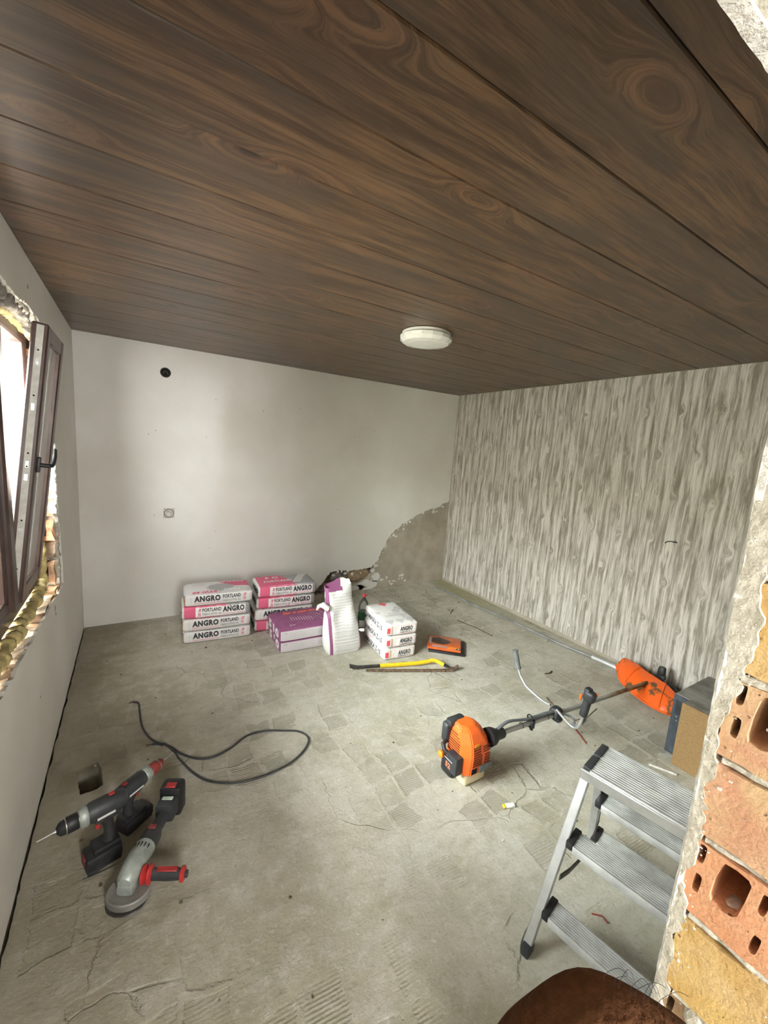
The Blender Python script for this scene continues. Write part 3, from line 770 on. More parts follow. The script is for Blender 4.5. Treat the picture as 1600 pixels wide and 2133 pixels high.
def slot(cy, cz, w, h, sd, lean=0.0):
    n = 12; out = []
    for i in range(n):
        a = 2 * pi * i / n; ca, sa = cos(a), sin(a)
        x = (abs(ca) ** 0.45) * (1 if ca > 0 else -1) * w / 2; y = (abs(sa) ** 0.45) * (1 if sa > 0 else -1) * h / 2
        k = 1 + 0.10 * noise.noise(Vector((cy * 90 + x * 300, cz * 50 + y * 200, sd)))
        out.append((-(cy) + x * k + lean * y, cz + y * k))
    return out
courses = [(0.0, 0), (0.137, 1), (0.27, 0), (0.403, 1), (0.536, 0), (0.669, 1), (0.806, 2), (0.941, 0), (1.080, 3), (1.211, 4), (1.337, 5), (1.463, 0), (1.604, 4), (1.74, 1), (1.873, 0), (2.0, 4)]
for i, (z0, kind) in enumerate(courses):
    z1 = courses[i + 1][0] if i + 1 < len(courses) else ZL + 0.02
    z0 += 0.007; z1 -= 0.006
    yl = {3: 0.195, 2: 0.192, 5: 0.190}.get(kind, 0.190)
    per = jagpath([(-yl, z0), (0.045, z0 - 0.002), (0.045, z1), (-yl, z1), (-yl, z0)], 0.016, 0.0035, 70 + i)[:-1]
    holes = []
    zc = (z0 + z1) / 2
    if kind in (3, 5, 2, 1):
        q = 0 if kind != 5 else -0.005
        holes = [slot(0.179 + q, zc + 0.040, 0.0095, 0.030, i, 0.05), slot(0.178 + q, zc - 0.008, 0.0095, 0.030, i + 1, 0.05),
                 slot(0.143 + (0.0 if kind != 5 else -0.002), zc + 0.016, 0.035, 0.074, i + 2, 0.10),
                 slot(0.108, zc + 0.032, 0.009, 0.032, i + 3, 0.1), slot(0.108, zc - 0.030, 0.009, 0.030, i + 4, 0.1),
                 slot(0.070, zc + 0.002, 0.036, 0.066, i + 5, 0.1), slot(0.03, zc + 0.03, 0.009, 0.03, i + 6), slot(0.03, zc - 0.03, 0.009, 0.03, i + 7),
                 slot(-0.01, zc, 0.034, 0.066, i + 8)]
    mat = {0: 'brick_y', 4: 'brick_p', 3: 'brick_o', 5: 'brick_p', 2: 'brick_d', 1: 'brick_o'}[kind]
    dx = rr.uniform(-0.003, 0.003)
    depth = 0.105
    bk = MB().prism(per, -depth, 0, 0, T(XJ + dx, 0, 0) @ MRT, [h[::-1] for h in holes], floor=False)
    bk.build('brick', mat, wf)
    if holes:
        b = MB(); b.box((XJ + 0.104, 0.07, zc), (0.004, 0.24, z1 - z0 - 0.004)); b.build('brick_cavity_back', 'void', wf)
lumps('plaster_crust', [(XJ + 0.001, 0.199, 0.3), (XJ + 0.001, 0.199, 0.9), (XJ + 0.001, 0.1985, 1.4), (XJ + 0.002, 0.199, 2.1)], 0.0048, 'mortar_w', wf, 33, 8)
rr2 = random.Random(5); crumb = MB()
for i in range(110):
    yy = rr2.uniform(0.165, 0.198) if i < 95 else rr2.uniform(0.02, 0.18); zz = rr2.uniform(0.8, 1.9); q = rr2.uniform(0.0008, 0.0026)
    crumb.rbox((XJ - 0.003, yy, zz), (q, q * rr2.uniform(1, 2.2), q * rr2.uniform(0.8, 1.8)), q * 0.3, 1, mi=rr2.choice((0, 1)), smooth=False)
tag(crumb.build('mortar_crumb', ['mortar', 'mortar_w'], wf), kind='stuff')
# mortar plug at the bottom of the big hole, lump near the hand
rock((XJ + 0.03, 0.139, 1.122), (0.02, 0.013, 0.008), 'mortar_w', wf, 'mortar_lump', 5, 2)
rock((XJ + 0.006, 0.150, 0.925), (0.010, 0.014, 0.018), 'mortar', wf, 'mortar_lump', 6, 2)
# horizontal mortar joints squeezed out between courses
for i, (z0, kind) in enumerate(courses[3:], 3):
    lumps('mortar_joint', [(XJ + 0.004, 0.178, z0), (XJ + 0.006, 0.10, z0 + 0.001), (XJ + 0.006, -0.04, z0)], 0.0062, 'mortar', wf, i, 8)
# lintel over the opening
b = MB(); b.box((0.55, 0.0665, (ZL + H) / 2 + 0.03), (1.3, 0.225, H - ZL)); li = b.build('trim_1', 'mortar'); struct(li, 'rough mortared lintel above the opening')
e2 = jagpath([(-0.1, 0.163), (0.5, 0.160), (0.86, 0.168), (1.14, 0.162)], 0.014, 0.005, 81)
e3 = jagpath([(1.14, 0.2005), (-0.1, 0.2005)], 0.014, 0.002, 82)
MB().prism(e2 + e3, 0, 0.045, 0, T(0, 0, ZL)).build('mortar_band', 'mortar', li)
MB().prism([(-0.1, 0.19)] + jagpath([(1.14, 0.19), (1.14, 0.2045)], 0.01, 0.001, 1) + jagpath([(1.14, 0.2045), (-0.1, 0.2045)], 0.014, 0.0015, 83), -0.004, 0.4, 0, T(0, 0, ZL)).build('plaster_coat', 'mortar_w', li)
x = -0.05; i = 0
while x < 1.05:
    jagged_block(x + 0.006, min(x + 0.24, XJ - 0.01), -0.04, 0.157, ZL + 0.006, ZL + 0.1, ['brick_p', 'brick_d', 'brick_o'][i % 3], li, sd=90 + i, amp=0.003)
    x += 0.25; i += 1

# --- dim passage the picture is taken from
def slab(name, c, s_, m, label):
    b = MB(); b.box(c, s_); o = b.build(name, m); return struct(o, label)
b = MB(); b.box((0.2, -1.65, 1.25), (0.65, 0.1, 2.7)); b.box((1.8, -1.65, 1.25), (1.65, 0.1, 2.7)); b.box((0.75, -1.65, 2.3), (0.5, 0.1, 0.6)); b.box((0.75, -1.65, 0.52), (0.5, 0.1, 1.16))  # rear wall pieces leave a small gap, added to let fill light in
struct(b.build('wall_passage', 'mortar'), 'rear wall of the passage behind the opening')
slab('wall_passage_right', (2.4, -0.85, 1.25), (0.1, 1.6, 2.7), 'mortar', 'side wall of the passage behind the opening')
slab('ceiling_passage', (1.1, -0.85, H + 0.05), (2.8, 1.7, 0.08), 'mortar', 'ceiling of the passage behind the opening')
# ================================================================== THINGS
# --- ceiling lamp
def rotpoly(n, r, a0=0.0): return [(r * cos(2*pi*i/n + a0), r * sin(2*pi*i/n + a0)) for i in range(n)]
r = thing('ceiling_lamp', 'round white faceted flush ceiling lamp, switched off', 'lamp', T(2.04, 2.275, H))
b = MB(); b.lathe([(0.150, 0.0), (0.158, -0.004), (0.158, -0.018), (0.148, -0.022)], 48); b.build('lamp_base', 'white_pl', r)
b = MB()
def ringv(n, rr_, z, a0=0.0): return [(rr_ * cos(2*pi*i/n + a0), rr_ * sin(2*pi*i/n + a0), z) for i in range(n)]
vs = ringv(16, 0.165, -0.020) + ringv(16, 0.172, -0.028) + ringv(16, 0.170, -0.048) + ringv(16, 0.148, -0.066) + ringv(16, 0.10, -0.073) + [(0, 0, -0.076)]
fs = [(j * 16 + i, (j + 1) * 16 + i, (j + 1) * 16 + (i + 1) % 16, j * 16 + (i + 1) % 16) for j in range(4) for i in range(16)] + [(64 + i, 80, 64 + (i + 1) % 16) for i in range(16)]
b.add(vs, fs, 0, False); b.build('lamp_diffuser', 'opal', r)

# --- paper sacks
def sack_mb(L, Wd_, Hh, sd, puff=0.007, rad=0.022, crk=0.0035, topmost=False):
    b = MB(); N = (26, 18, 7); r_ = rad; zcap = 9 if topmost else Hh / 2
    def surf(u, v, w):
        p = Vector((u * L / 2, v * Wd_ / 2, w * Hh / 2))
        q = Vector((max(-L/2 + r_, min(L/2 - r_, p.x)), max(-Wd_/2 + r_, min(Wd_/2 - r_, p.y)), max(-Hh/2 + r_, min(Hh/2 - r_, p.z))))
        d = p - q
        if d.length > 1e-6: p = q + d.normalized() * r_
        k = (1 - u * u) * (1 - v * v)
        p.z += (puff * k if w > 0.5 else 0)
        p.z *= 1 - 0.10 * abs(u) ** 6
        p.x += puff * 0.5 * (1 - v*v) * u ** 5; p.y += puff * 0.5 * (1 - u*u) * v ** 5
        a = noise.noise(p * 9 + Vector((sd * 7, 0, 0))) * 1.1 + 0.55 * noise.noise(p * 28 + Vector((0, sd * 3, 0)))
        p += p.normalized() * crk * a * (1.0 if abs(w) < 1 or w > 0 else 0.2)
        p.z = max(-Hh / 2, min(p.z, zcap))
        return (p.x, p.y, p.z + Hh / 2)
    idx = {}
    def vid(i, j, k):
        key = (i, j, k)
        if key not in idx:
            idx[key] = len(b.v); b.v.append(surf(2 * i / N[0] - 1, 2 * j / N[1] - 1, 2 * k / N[2] - 1))
        return idx[key]
    def q(a, bb, c, d): b.f.append((vid(*a), vid(*bb), vid(*c), vid(*d))); b.mi.append(0); b.sm.append(True)
    for i in range(N[0]):
        for j in range(N[1]):
            q((i, j, N[2]), (i+1, j, N[2]), (i+1, j+1, N[2]), (i, j+1, N[2])); q((i, j, 0), (i, j+1, 0), (i+1, j+1, 0), (i+1, j, 0))
        for k in range(N[2]):
            q((i, 0, k), (i+1, 0, k), (i+1, 0, k+1), (i, 0, k+1)); q((i, N[1], k), (i, N[1], k+1), (i+1, N[1], k+1), (i+1, N[1], k))
    for j in range(N[1]):
        for k in range(N[2]):
            q((0, j, k), (0, j, k+1), (0, j+1, k+1), (0, j+1, k)); q((N[0], j, k), (N[0], j+1, k), (N[0], j+1, k+1), (N[0], j, k+1))
    return b
def mk_sack_mat(name, kind):
    s = Sh(name, 0.55, spec=0.35)
    n = s.noise(18, 3)
    wht = (0.70, 0.70, 0.69)
    if kind == 'A':     # white long side; top white with pink corner and grey blot
        top = s.z.gt(0.098)
        c = s.mix(s.noise(3, 2).sm(0.4, 0.7) * 0.4 * top, wht, (0.36, 0.36, 0.36))
        pink = top * (s.x + s.y * 0.9).gt(0.115) * s.y.gt(-0.02)
        c = s.mix(pink, c, (0.66, 0.13, 0.23))
        blot = top * (((s.x - 0.02) * 9).pow(2.0) + ((s.y + 0.02) * 11).pow(2.0) + (n - 0.5) * 1.2).lt(0.9)
        c = s.mix(blot * 0.8, c, (0.33, 0.33, 0.34))
        lines = ((s.x * 420 + s.y * 300).sin()).gt(0.2) * top * s.x.lt(0.02) * s.x.gt(-0.10) * s.y.lt(0.0)
        c = s.mix(lines * 0.6, c, (0.30, 0.30, 0.31))
    elif kind == 'B':   # pink to the left, grey to the right
        c = s.mix((s.x + s.y * 0.35 + n * 0.01).gt(0.03), (0.70, 0.13, 0.24), (0.34, 0.34, 0.345))
        sw = s.z.gt(0.09) * (s.x - 0.10 - s.y * 0.5).gt(0.0) * (s.x - 0.10 - s.y * 0.5 - 0.09 + n * 0.03).lt(0.0) * s.y.gt(-0.10)
        c = s.mix(sw * 0.85, c, (0.66, 0.66, 0.65))
        c = s.mix(s.x.lt(-0.255), c, wht)
    elif kind == 'P':   # purple, white long side
        c = s.mix(n.sm(0.3, 0.7), (0.27, 0.085, 0.20), (0.32, 0.11, 0.24))
        top = s.z.gt(0.085)
        ray = s.noise(1.0, 4, 0.7, vec=s.vec(s.x * 70 + s.y * 20, s.y * 9, 0.0)).sm(0.52, 0.62) * (1 - ((s.x - 0.13).abs() + (s.y - 0.02).abs()).sm(0.05, 0.17)) * top
        c = s.mix(ray, c, (0.66, 0.60, 0.62))
        c = s.mix(s.y.lt(-0.192) * s.z.gt(0.004) * s.z.lt(0.090) * s.x.gt(-0.295), c, (0.66, 0.63, 0.67))
    else:               # D: white with grey and red lozenges
        a = (s.x + s.y * 0.8) / 0.095; d = (s.x - s.y * 0.8) / 0.095
        ln = ((a.frac() - 0.5).abs().gt(0.46)).max((d.frac() - 0.5).abs().gt(0.46))
        h = s.white(s.vec(a.floor(), d.floor(), 0.0))
        c = s.mix(h.gt(0.45) * 0.75, (0.66, 0.655, 0.64), (0.44, 0.44, 0.44))
        c = s.mix(h.gt(0.88), c, (0.62, 0.11, 0.14))
        c = s.mix(ln, c, (0.70, 0.70, 0.69))
        c = s.mix((s.y.lt(-0.02) * s.y.gt(-0.16) * s.x.gt(-0.14) * s.x.lt(0.05)) * 0.9, c, (0.66, 0.655, 0.64))
    s.col(c); s.bump(s.noise(26, 3, 0.6), 0.25, 0.01)
    return s.m
for k in 'ABPD': M['sack' + k] = mk_sack_mat('paper_sack_print_' + k.lower(), k)

def front_mx(L, Wd_): return T(-L / 2, -Wd_ / 2, 0) @ MBK          # x right, y up, out -y
def left_mx(L, Wd_): return T(-L / 2, Wd_ / 2, 0) @ Matrix(((0, 0, -1, 0), (-1, 0, 0, 0), (0, 1, 0, 0), (0, 0, 0, 1)))   # x runs back to front
def top_mx(Hh): return T(0, 0, Hh)

GC = 'stacked bags of cement and mortar'
def portland(kind, x, y, z, a, label, sd, L=0.545, Wd_=0.31, Hh=0.107):
    r = thing('cement_bag', label, 'cement bag', T(x, y, z) @ Rz(a), GC)
    mb = sack_mb(L, Wd_, Hh, sd, topmost=sd in (4, 8)); mb.build('paper_sack', 'sack' + kind, r)
    d = Decal(mb); F = front_mx(L, Wd_)
    if kind == 'A':
        d.outline(0.05, 0.012, 0.47, 0.092, 0.0018, 'inkgrey', F)
        d.text('ANGRO', 0.075, 0.040, 0.205, 0.052, 'ink', F, 0.055)
        d.rect(0.07, 0.026, 0.215, 0.0035, 'inkpink', F)
        d.text('PORTLAND', 0.298, 0.056, 0.145, 0.033, 'ink', F, 0.03)
        d.text('FIBRO-PTW 60', 0.298, 0.026, 0.145, 0.018, 'inkgrey', F, 0.045)
        d.text('25 kg', 0, 0, 0.060, 0.026, 'inkpink', F @ T(0.492, 0.028, 0) @ Rz(pi/2), 0.05)
        TM = top_mx(Hh) @ Rz(pi)
        d.text('PORTLAND', -0.225, -0.135, 0.26, 0.042, 'inkwhite', TM, 0.03); d.text('FIBRO', -0.17, 0.075, 0.13, 0.05, 'inkwhite', TM, 0.03)
        d.text('PTW 60', 0.02, 0.10, 0.19, 0.045, 'inkpink', TM, 0.06)
        for q_ in range(5): d.rect(0.10, -0.12 + q_ * 0.018, 0.10, 0.006, 'inklight', TM)
    else:
        d.rect(0.105, 0.010, 0.40, 0.094, 'inkwhite', F, div=8)
        d.text('25 kg', 0, 0, 0.066, 0.026, 'inkpink', F @ T(0.150, 0.022, 0) @ Rz(pi/2), 0.05)
        d.text('PORTLAND', 0.158, 0.056, 0.148, 0.033, 'ink', F, 0.03, 0.0028)
        d.text('FIBRO-PTW 60', 0.158, 0.026, 0.148, 0.018, 'inkgrey', F, 0.045, 0.0028)
        d.text('ANGRO', 0.318, 0.040, 0.178, 0.052, 'ink', F, 0.055, 0.0028)
        d.rect(0.314, 0.026, 0.186, 0.0035, 'inkpink', F, 0.0028)
        TM = top_mx(Hh)
        d.text('PORTLAND', -0.20, -0.06, 0.26, 0.05, 'inkwhite', TM, 0.03); d.text('P O', -0.17, 0.035, 0.12, 0.06, 'inkwhite', TM, 0.03)
    E_ = left_mx(L, Wd_)
    d.text('ANGRO', 0.06, 0.035, 0.24, 0.05, 'ink', E_, 0.05)
    d.build('printed_label', r)
    if kind == 'A':
        b = MB(); b.prism([(0.0, 0.012), (0.016, 0.02), (0.022, 0.055), (0.016, 0.088), (0.002, 0.098), (-0.004, 0.055)], -0.004, 0.0035, 0, T(-L/2 - 0.000, -Wd_/2 + 0.013, 0.0) @ MBK)
        b.build('paper_valve', 'card', r)
    return r
# left stack of four
yb = 3.545 + 0.155; a0 = radians(-5.0)
portland('A', 1.010, yb, 0.0, a0, 'white cement bag at the bottom of the left stack', 1)
portland('A', 1.005, yb - 0.004, 0.1095, a0 + 0.01, 'white cement bag second from bottom of the left stack', 2)
portland('B', 1.003, yb - 0.004, 0.219, a0 - 0.01, 'pink and grey cement bag in the left stack under the top one', 3)
portland('A', 1.018, yb - 0.008, 0.3285, a0 + 0.015, 'white cement bag with pink-cornered top, on top of the left stack', 4)
# right stack of four
xb = 1.607; yb = 3.545 + 0.155
portland('B', xb - 0.005, yb + 0.01, 0.0, a0, 'pink cement bag at the bottom of the right stack, half behind purple bags', 5)
portland('A', xb - 0.012, yb, 0.1095, a0 + 0.02, 'white cement bag third from top in the right stack', 6)
portland('B', xb + 0.005, yb - 0.004, 0.219, a0, 'pink and grey cement bag second from top of the right stack', 7)
portland('B', xb + 0.012, yb - 0.010, 0.3285, a0 + 0.015, 'pink and grey cement bag on top of the right stack', 8)
# purple bags
def purple(x, y, z, a, label, sd, L=0.60, Wd_=0.40, Hh=0.101):
    r = thing('adhesive_bag', label, 'adhesive bag', T(x, y, z) @ Rz(a), GC)
    mb = sack_mb(L, Wd_, Hh, sd, 0.004, 0.012, 0.0025, sd == 10); mb.build('paper_sack', 'sackP', r)
    d = Decal(mb); F = front_mx(L, Wd_); E_ = left_mx(L, Wd_); TM = top_mx(Hh)
    d.text('510', 0.05, 0.010, 0.315, 0.078, 'inkwhite', E_, 0.055)
    d.text('CE', 0.025, 0.064, 0.032, 0.016, 'inkgrey', F, 0.0)
    for q_ in range(5): d.rect(0.09 + (q_ % 2) * 0.01, 0.018 + q_ * 0.013, 0.13, 0.003, 'inklight', F)
    d.outline(0.24, 0.014, 0.05, 0.062, 0.002, 'inklight', F); d.rect(0.33, 0.022, 0.11, 0.045, 'inklight', F)
    for q_, (a_, w_q) in enumerate([(-0.19, 0.07), (-0.10, 0.03), (-0.055, 0.09), (0.05, 0.06), (0.12, 0.05)]): d.poly([(a_, 0.10 + 0.006 * (q_ % 2)), (a_ + w_q, 0.105), (a_ + w_q + 0.01, 0.145), (a_ + 0.012, 0.15 - 0.006 * (q_ % 3))], 'inkorange', TM, 0.0016, 4)
    for q_ in range(9): d.rect(-0.15 + q_ * 0.022, 0.06 - 0.004 * q_ - 0.10, 0.004, 0.08 - 0.006 * (q_ % 3), 'inkwhite', TM)
    d.text('25 kg', 0, 0, 0.05, 0.022, 'inkwhite', TM @ T(-0.20, -0.14, 0) , 0.04)
    d.build('printed_label', r)
purple(1.718, 3.295, 0.0, radians(-2), 'purple and white adhesive bag lying lowest, in front of the right stack', 9)
purple(1.708, 3.290, 0.104, radians(-1), 'purple and white adhesive bag lying on the other purple one', 10)
# white and red bags at the right
def damaska(x, y, z, a, label, sd, L=0.30, Wd_=0.46, Hh=0.108):
    r = thing('plaster_bag', label, 'plaster bag', T(x, y, z) @ Rz(a), GC)
    mb = sack_mb(L, Wd_, Hh, sd, 0.008, 0.02, 0.003, sd == 13); mb.build('paper_sack', 'sackD', r)
    d = Decal(mb); F = front_mx(L, Wd_); E_ = left_mx(L, Wd_)
    d.rect(0.075, 0.012, 0.205, 0.078, 'inkwhite', F, div=6)
    d.outline(0.085, 0.016, 0.19, 0.070, 0.0016, 'inkpink', F, 0.0026)
    d.text('ANGRO', 0.130, 0.038, 0.118, 0.040, 'ink', F, 0.035, 0.003); d.text('DAMASKA Z-10', 0.130, 0.023, 0.118, 0.010, 'ink', F, 0.03, 0.003)
    d.rect(0.012, 0.026, 0.030, 0.046, 'inkred', F); d.rect(0.046, 0.016, 0.014, 0.066, 'card' if False else 'inkwhite', F)
    d.rect(0.02, 0.012, 0.40, 0.076, 'inkwhite', E_, div=8); d.outline(0.022, 0.012, 0.396, 0.076, 0.0014, 'inkpink', E_, 0.0024)
    d.text('DAMASKA Z-10', 0.04, 0.024, 0.36, 0.048, 'ink', E_, 0.03, 0.003)
    TM = top_mx(Hh)
    d.text('ANGRO', 0, 0, 0.12, 0.018, 'inkgrey', TM @ T(-0.06, -0.06, 0) , 0.03); d.text('DAMASKA Z-10', -0.09, -0.10, 0.2, 0.026, 'inkgrey', TM, 0.03)
    d.build('printed_label', r)
    b = MB(); b.rbox((-L/2 + 0.055, -Wd_/2 - 0.001, 0.052), (0.013, 0.006, 0.07), 0.002, 1); b.build('paper_valve', simple('buff_paper', (0.55, 0.40, 0.25), 0.8), r)
ad = radians(-6)
damaska(2.318, 2.865, 0.0, ad, 'white and red plaster bag at the bottom of the rightmost stack', 11)
damaska(2.315, 2.858, 0.1095, ad + 0.015, 'white and red plaster bag in the middle of the rightmost stack', 12)
damaska(2.313, 2.852, 0.219, ad - 0.01, 'white and red plaster bag on top of the rightmost stack', 13)

# --- upright opened bag
def upright():
    r = thing('opened_bag', 'opened white bag with purple stripe standing upright, top torn', 'adhesive bag', T(1.905, 2.975, 0) @ Rz(radians(-4)))
    b = MB(); NZ = 30; NA = 44; Hh = 0.585
    for k in range(NZ + 1):
        t = k / NZ
        hw = 0.158 - 0.045 * t ** 1.4 + 0.010 * sin(t * 7); hd = 0.088 * (1 - 0.78 * t ** 2.2)
        if t < 0.06: hw *= 0.93 + t; hd *= 0.9 + t * 1.5
        for i in range(NA):
            an = 2 * pi * i / NA; ca, sa = cos(an), sin(an)
            x = (abs(ca) ** 0.5) * (1 if ca > 0 else -1) * hw; y = (abs(sa) ** 0.6) * (1 if sa > 0 else -1) * hd
            z = Hh * t
            if k == NZ: z += 0.028 * sin(an * 1.0 + 0.4) + 0.020 * noise.noise(Vector((an * 2.4, 1, 1))) - 0.01 * cos(an * 3)
            dent = math.exp(-((x + 0.01) / 0.05) ** 2 - ((t - 0.52) / 0.16) ** 2) * 0.028 if sa < 0 else 0
            p = Vector((x - 0.055 * t + 0.012, y + 0.045 * t + dent, z))
            p += noise.noise_vector(p * 12) * 0.012 * min(1, t * 3) + noise.noise_vector(p * 34) * 0.004
            p.z = max(p.z, 0.002 if k else 0.0)
            b.v.append(tuple(p))
    for k in range(NZ):
        for i in range(NA):
            b.f.append((k * NA + i, k * NA + (i + 1) % NA, (k + 1) * NA + (i + 1) % NA, (k + 1) * NA + i)); b.mi.append(0); b.sm.append(True)
    b.f.append(tuple(range(NA - 1, -1, -1))); b.mi.append(0); b.sm.append(False)
    n0 = len(b.v)  # folded inner lip closes the mouth
    for i in range(NA):
        p = Vector(b.v[NZ * NA + i]); b.v.append((p.x * 0.92, p.y * 0.6 + 0.018, p.z - 0.05))
    for i in range(NA):
        b.f.append((NZ * NA + i, NZ * NA + (i + 1) % NA, n0 + (i + 1) % NA, n0 + i)); b.mi.append(0); b.sm.append(True)
    b.f.append(tuple(n0 + i for i in range(NA))); b.mi.append(0); b.sm.append(False)
    s = Sh('upright_sack_print', 0.55)
    xx = s.x + s.z * 0.045 / 0.6 * 1.0
    c = s.mix((xx + 0.108).abs().lt(0.013) * s.y.lt(0.03), (0.71, 0.71, 0.70), (0.27, 0.085, 0.20))
    ln = ((s.z * 42).frac()).lt(0.42) * xx.gt(-0.07) * xx.lt(0.14) * s.y.lt(0.05) * s.z.lt(0.52)
    c = s.mix(ln * s.noise(1.0, 2, vec=s.vec(s.x * 12, 0.0, (s.z * 42).floor())).sm(0.3, 0.5) * 0.55, c, (0.50, 0.50, 0.51))
    ln2 = ((s.z * 210).sin()).gt(0.0) * xx.gt(-0.08) * xx.lt(0.14) * s.z.lt(0.20) * s.z.gt(0.03) * s.y.lt(0.05)
    c = s.mix(ln2 * 0.35, c, (0.42, 0.42, 0.44))
    top = s.z.gt(0.53) * (xx).lt(0.03)
    c = s.mix(top, c, (0.27, 0.085, 0.20))
    c = s.mix(xx.gt(0.155) * s.z.lt(0.5) + s.y.gt(0.07), c, (0.30, 0.12, 0.24))
    s.col(c); s.bump(s.noise(20, 4, 0.6), 0.4, 0.012)
    b.build('paper_sack', s.m, r)
    d = Decal(b); F = T(0, -0.12, 0) @ MBK
    d.text('5', -0.125, 0.535, 0.062, 0.050, 'inkwhite', F, 0.06)
    d.build('printed_label', r)
    f = MB(); f.tube([(-0.15, -0.03, 0.40), (-0.19, -0.03, 0.44), (-0.225, -0.02, 0.43), (-0.24, -0.02, 0.40)], [0.02, 0.024, 0.016, 0.004], 8)
    f.v = [tuple(Vector(v) + noise.noise_vector(Vector(v) * 40) * 0.008) for v in f.v]
    f.build('torn_flap', 'paperwhite', r)
upright()

# --- plastic bottle
r = thing('plastic_bottle', 'clear plastic bottle with red cap and green label behind the bags', 'bottle', T(2.262, 3.25, 0))
prof = [(0.030, 0.0), (0.046, 0.006), (0.050, 0.02), (0.047, 0.04), (0.051, 0.06), (0.048, 0.085), (0.050, 0.11), (0.050, 0.19), (0.049, 0.205), (0.051, 0.22), (0.048, 0.25), (0.040, 0.28), (0.026, 0.305), (0.0145, 0.322), (0.0135, 0.335)]
b = MB(); b.lathe(prof, 28); b.build('bottle_body', 'pet', r)
lm = Sh('green_bottle_label', 0.4); nn = lm.noise(30, 4)
lm.col(lm.mix(nn.sm(0.45, 0.6), (0.02, 0.10, 0.03), (0.02, 0.03, 0.02)))
b = MB(); b.lathe([(0.0507, 0.115), (0.0509, 0.12), (0.0509, 0.185), (0.0507, 0.19)], 28); b.build('bottle_label', lm.m, r)
b = MB(); b.lathe([(0.0165, 0.334), (0.0175, 0.336), (0.0175, 0.360), (0.015, 0.363), (0, 0.363)], 20); b.build('bottle_cap', 'inkred', r)
b = MB(); b.tube([(0.016, 0, 0.338), (0.036, 0.008, 0.343), (0.052, 0.0, 0.348), (0.036, -0.008, 0.350), (0.016, 0, 0.352)], 0.0022, 6); b.build('cap_ring', 'inkred', r)

# --- orange tool pack on its black tray
r = thing('tool_pack', 'flat orange tool packet with clear lid lying on black tray', 'tool packet', T(2.79, 2.638, 0) @ Rz(radians(-42)))
b = MB(); b.rbox((0.018, 0.0, 0.010), (0.32, 0.27, 0.020), 0.006, 2); b.build('black_tray', 'black', r)
ms = Sh('orange_packet_print', 0.18, spec=0.7)
n = ms.noise(9, 5)
dk = ((((ms.x + 0.045) * 10).pow(2.0) + ((ms.y - 0.03) * 13).pow(2.0)) + (n - 0.5) * 1.6).lt(0.75)
c = ms.mix(n.sm(0.3, 0.7), (0.50, 0.085, 0.02), (0.62, 0.14, 0.03)); c = ms.mix(dk, c, (0.05, 0.03, 0.025))
gl = (ms.y + 0.085).abs().lt(0.022) * ms.x.abs().lt(0.115); c = ms.mix(gl * 0.8, c, (0.45, 0.27, 0.23))
ms.col(c)
b = MB(); b.rbox((-0.008, 0.008, 0.031), (0.30, 0.25, 0.022), 0.007, 2); b.build('orange_packet', ms.m, r)
b = MB(); b.prism([(0.02, -0.105), (0.075, -0.105), (0.125, -0.068), (0.03, -0.07)], 0.041, 0.0445); b.build('orange_grip', 'orange_b', r)
b = MB(); b.box((0.118, -0.092, 0.0425), (0.034, 0.030, 0.0025), 0); b.box((0.120, -0.092, 0.044), (0.014, 0.012, 0.0012), 1); b.build('hang_tab', ['black', 'inkwhite'], r)
b = MB(); b.box((-0.135, 0.02, 0.0425), (0.018, 0.10, 0.0012)); b.build('printed_strip', 'inklight', r)

# --- crowbar and rusty bar
CB = frame_to((1.835, 2.665, 0.0), (0.80, -0.345, 0))
r = thing('crowbar', 'yellow crowbar with black claw and hooked end before the bags', 'crowbar', CB)
def bar(b, pts, w, h, mi=0):
    vs = []
    for i, p in enumerate(pts):
        a = Vector(pts[max(0, i - 1)]); c_ = Vector(pts[min(len(pts) - 1, i + 1)]); t = (c_ - a).normalized()
        sdv = Vector((0, 0, 1)).cross(t); sdv = sdv.normalized() if sdv.length > 1e-3 else Vector((0, 1, 0)); up = t.cross(sdv)
        ww = (w[i] if isinstance(w, list) else w) / 2; hh = (h[i] if isinstance(h, list) else h) / 2
        for (q1, q2) in ((-1, -0.45), (-0.45, -1), (0.45, -1), (1, -0.45), (1, 0.45), (0.45, 1), (-0.45, 1), (-1, 0.45)): vs.append(Vector(p) + sdv * ww * q1 + up * hh * q2)
    m = len(pts)
    fs = [(i * 8 + k, i * 8 + (k + 1) % 8, (i + 1) * 8 + (k + 1) % 8, (i + 1) * 8 + k) for i in range(m - 1) for k in range(8)] + [tuple(range(7, -1, -1)), tuple((m - 1) * 8 + k for k in range(8))]
    b.add(vs, fs, mi)
b = MB(); bar(b, [(0.0, 0, 0.024), (0.035, 0, 0.014), (0.08, 0.0, 0.012), (0.14, 0.003, 0.015), (0.245, 0.007, 0.019)], [0.062, 0.056, 0.040, 0.026, 0.024], [0.006, 0.012, 0.018, 0.022, 0.024]); b.build('claw', 'darksteel', r)
b = MB(); bar(b, [(0.245, 0.007, 0.019), (0.40, 0.016, 0.023), (0.55, 0.028, 0.028), (0.64, 0.040, 0.034), (0.68, 0.047, 0.042), (0.715, 0.042, 0.042), (0.75, 0.020, 0.034), (0.775, 0.0, 0.026)], 0.028, 0.030); b.build('shaft', 'yellow', r)
b = MB(); bar(b, [(0.775, 0.0, 0.026), (0.795, -0.016, 0.022), (0.815, -0.028, 0.024)], [0.026, 0.034, 0.03], [0.024, 0.016, 0.006]); b.build('hook_tip', 'darksteel', r)
r = thing('pry_bar', 'rusty flat pry bar with curled tip under the yellow crowbar', 'pry bar', CB @ T(0, -0.038, 0))
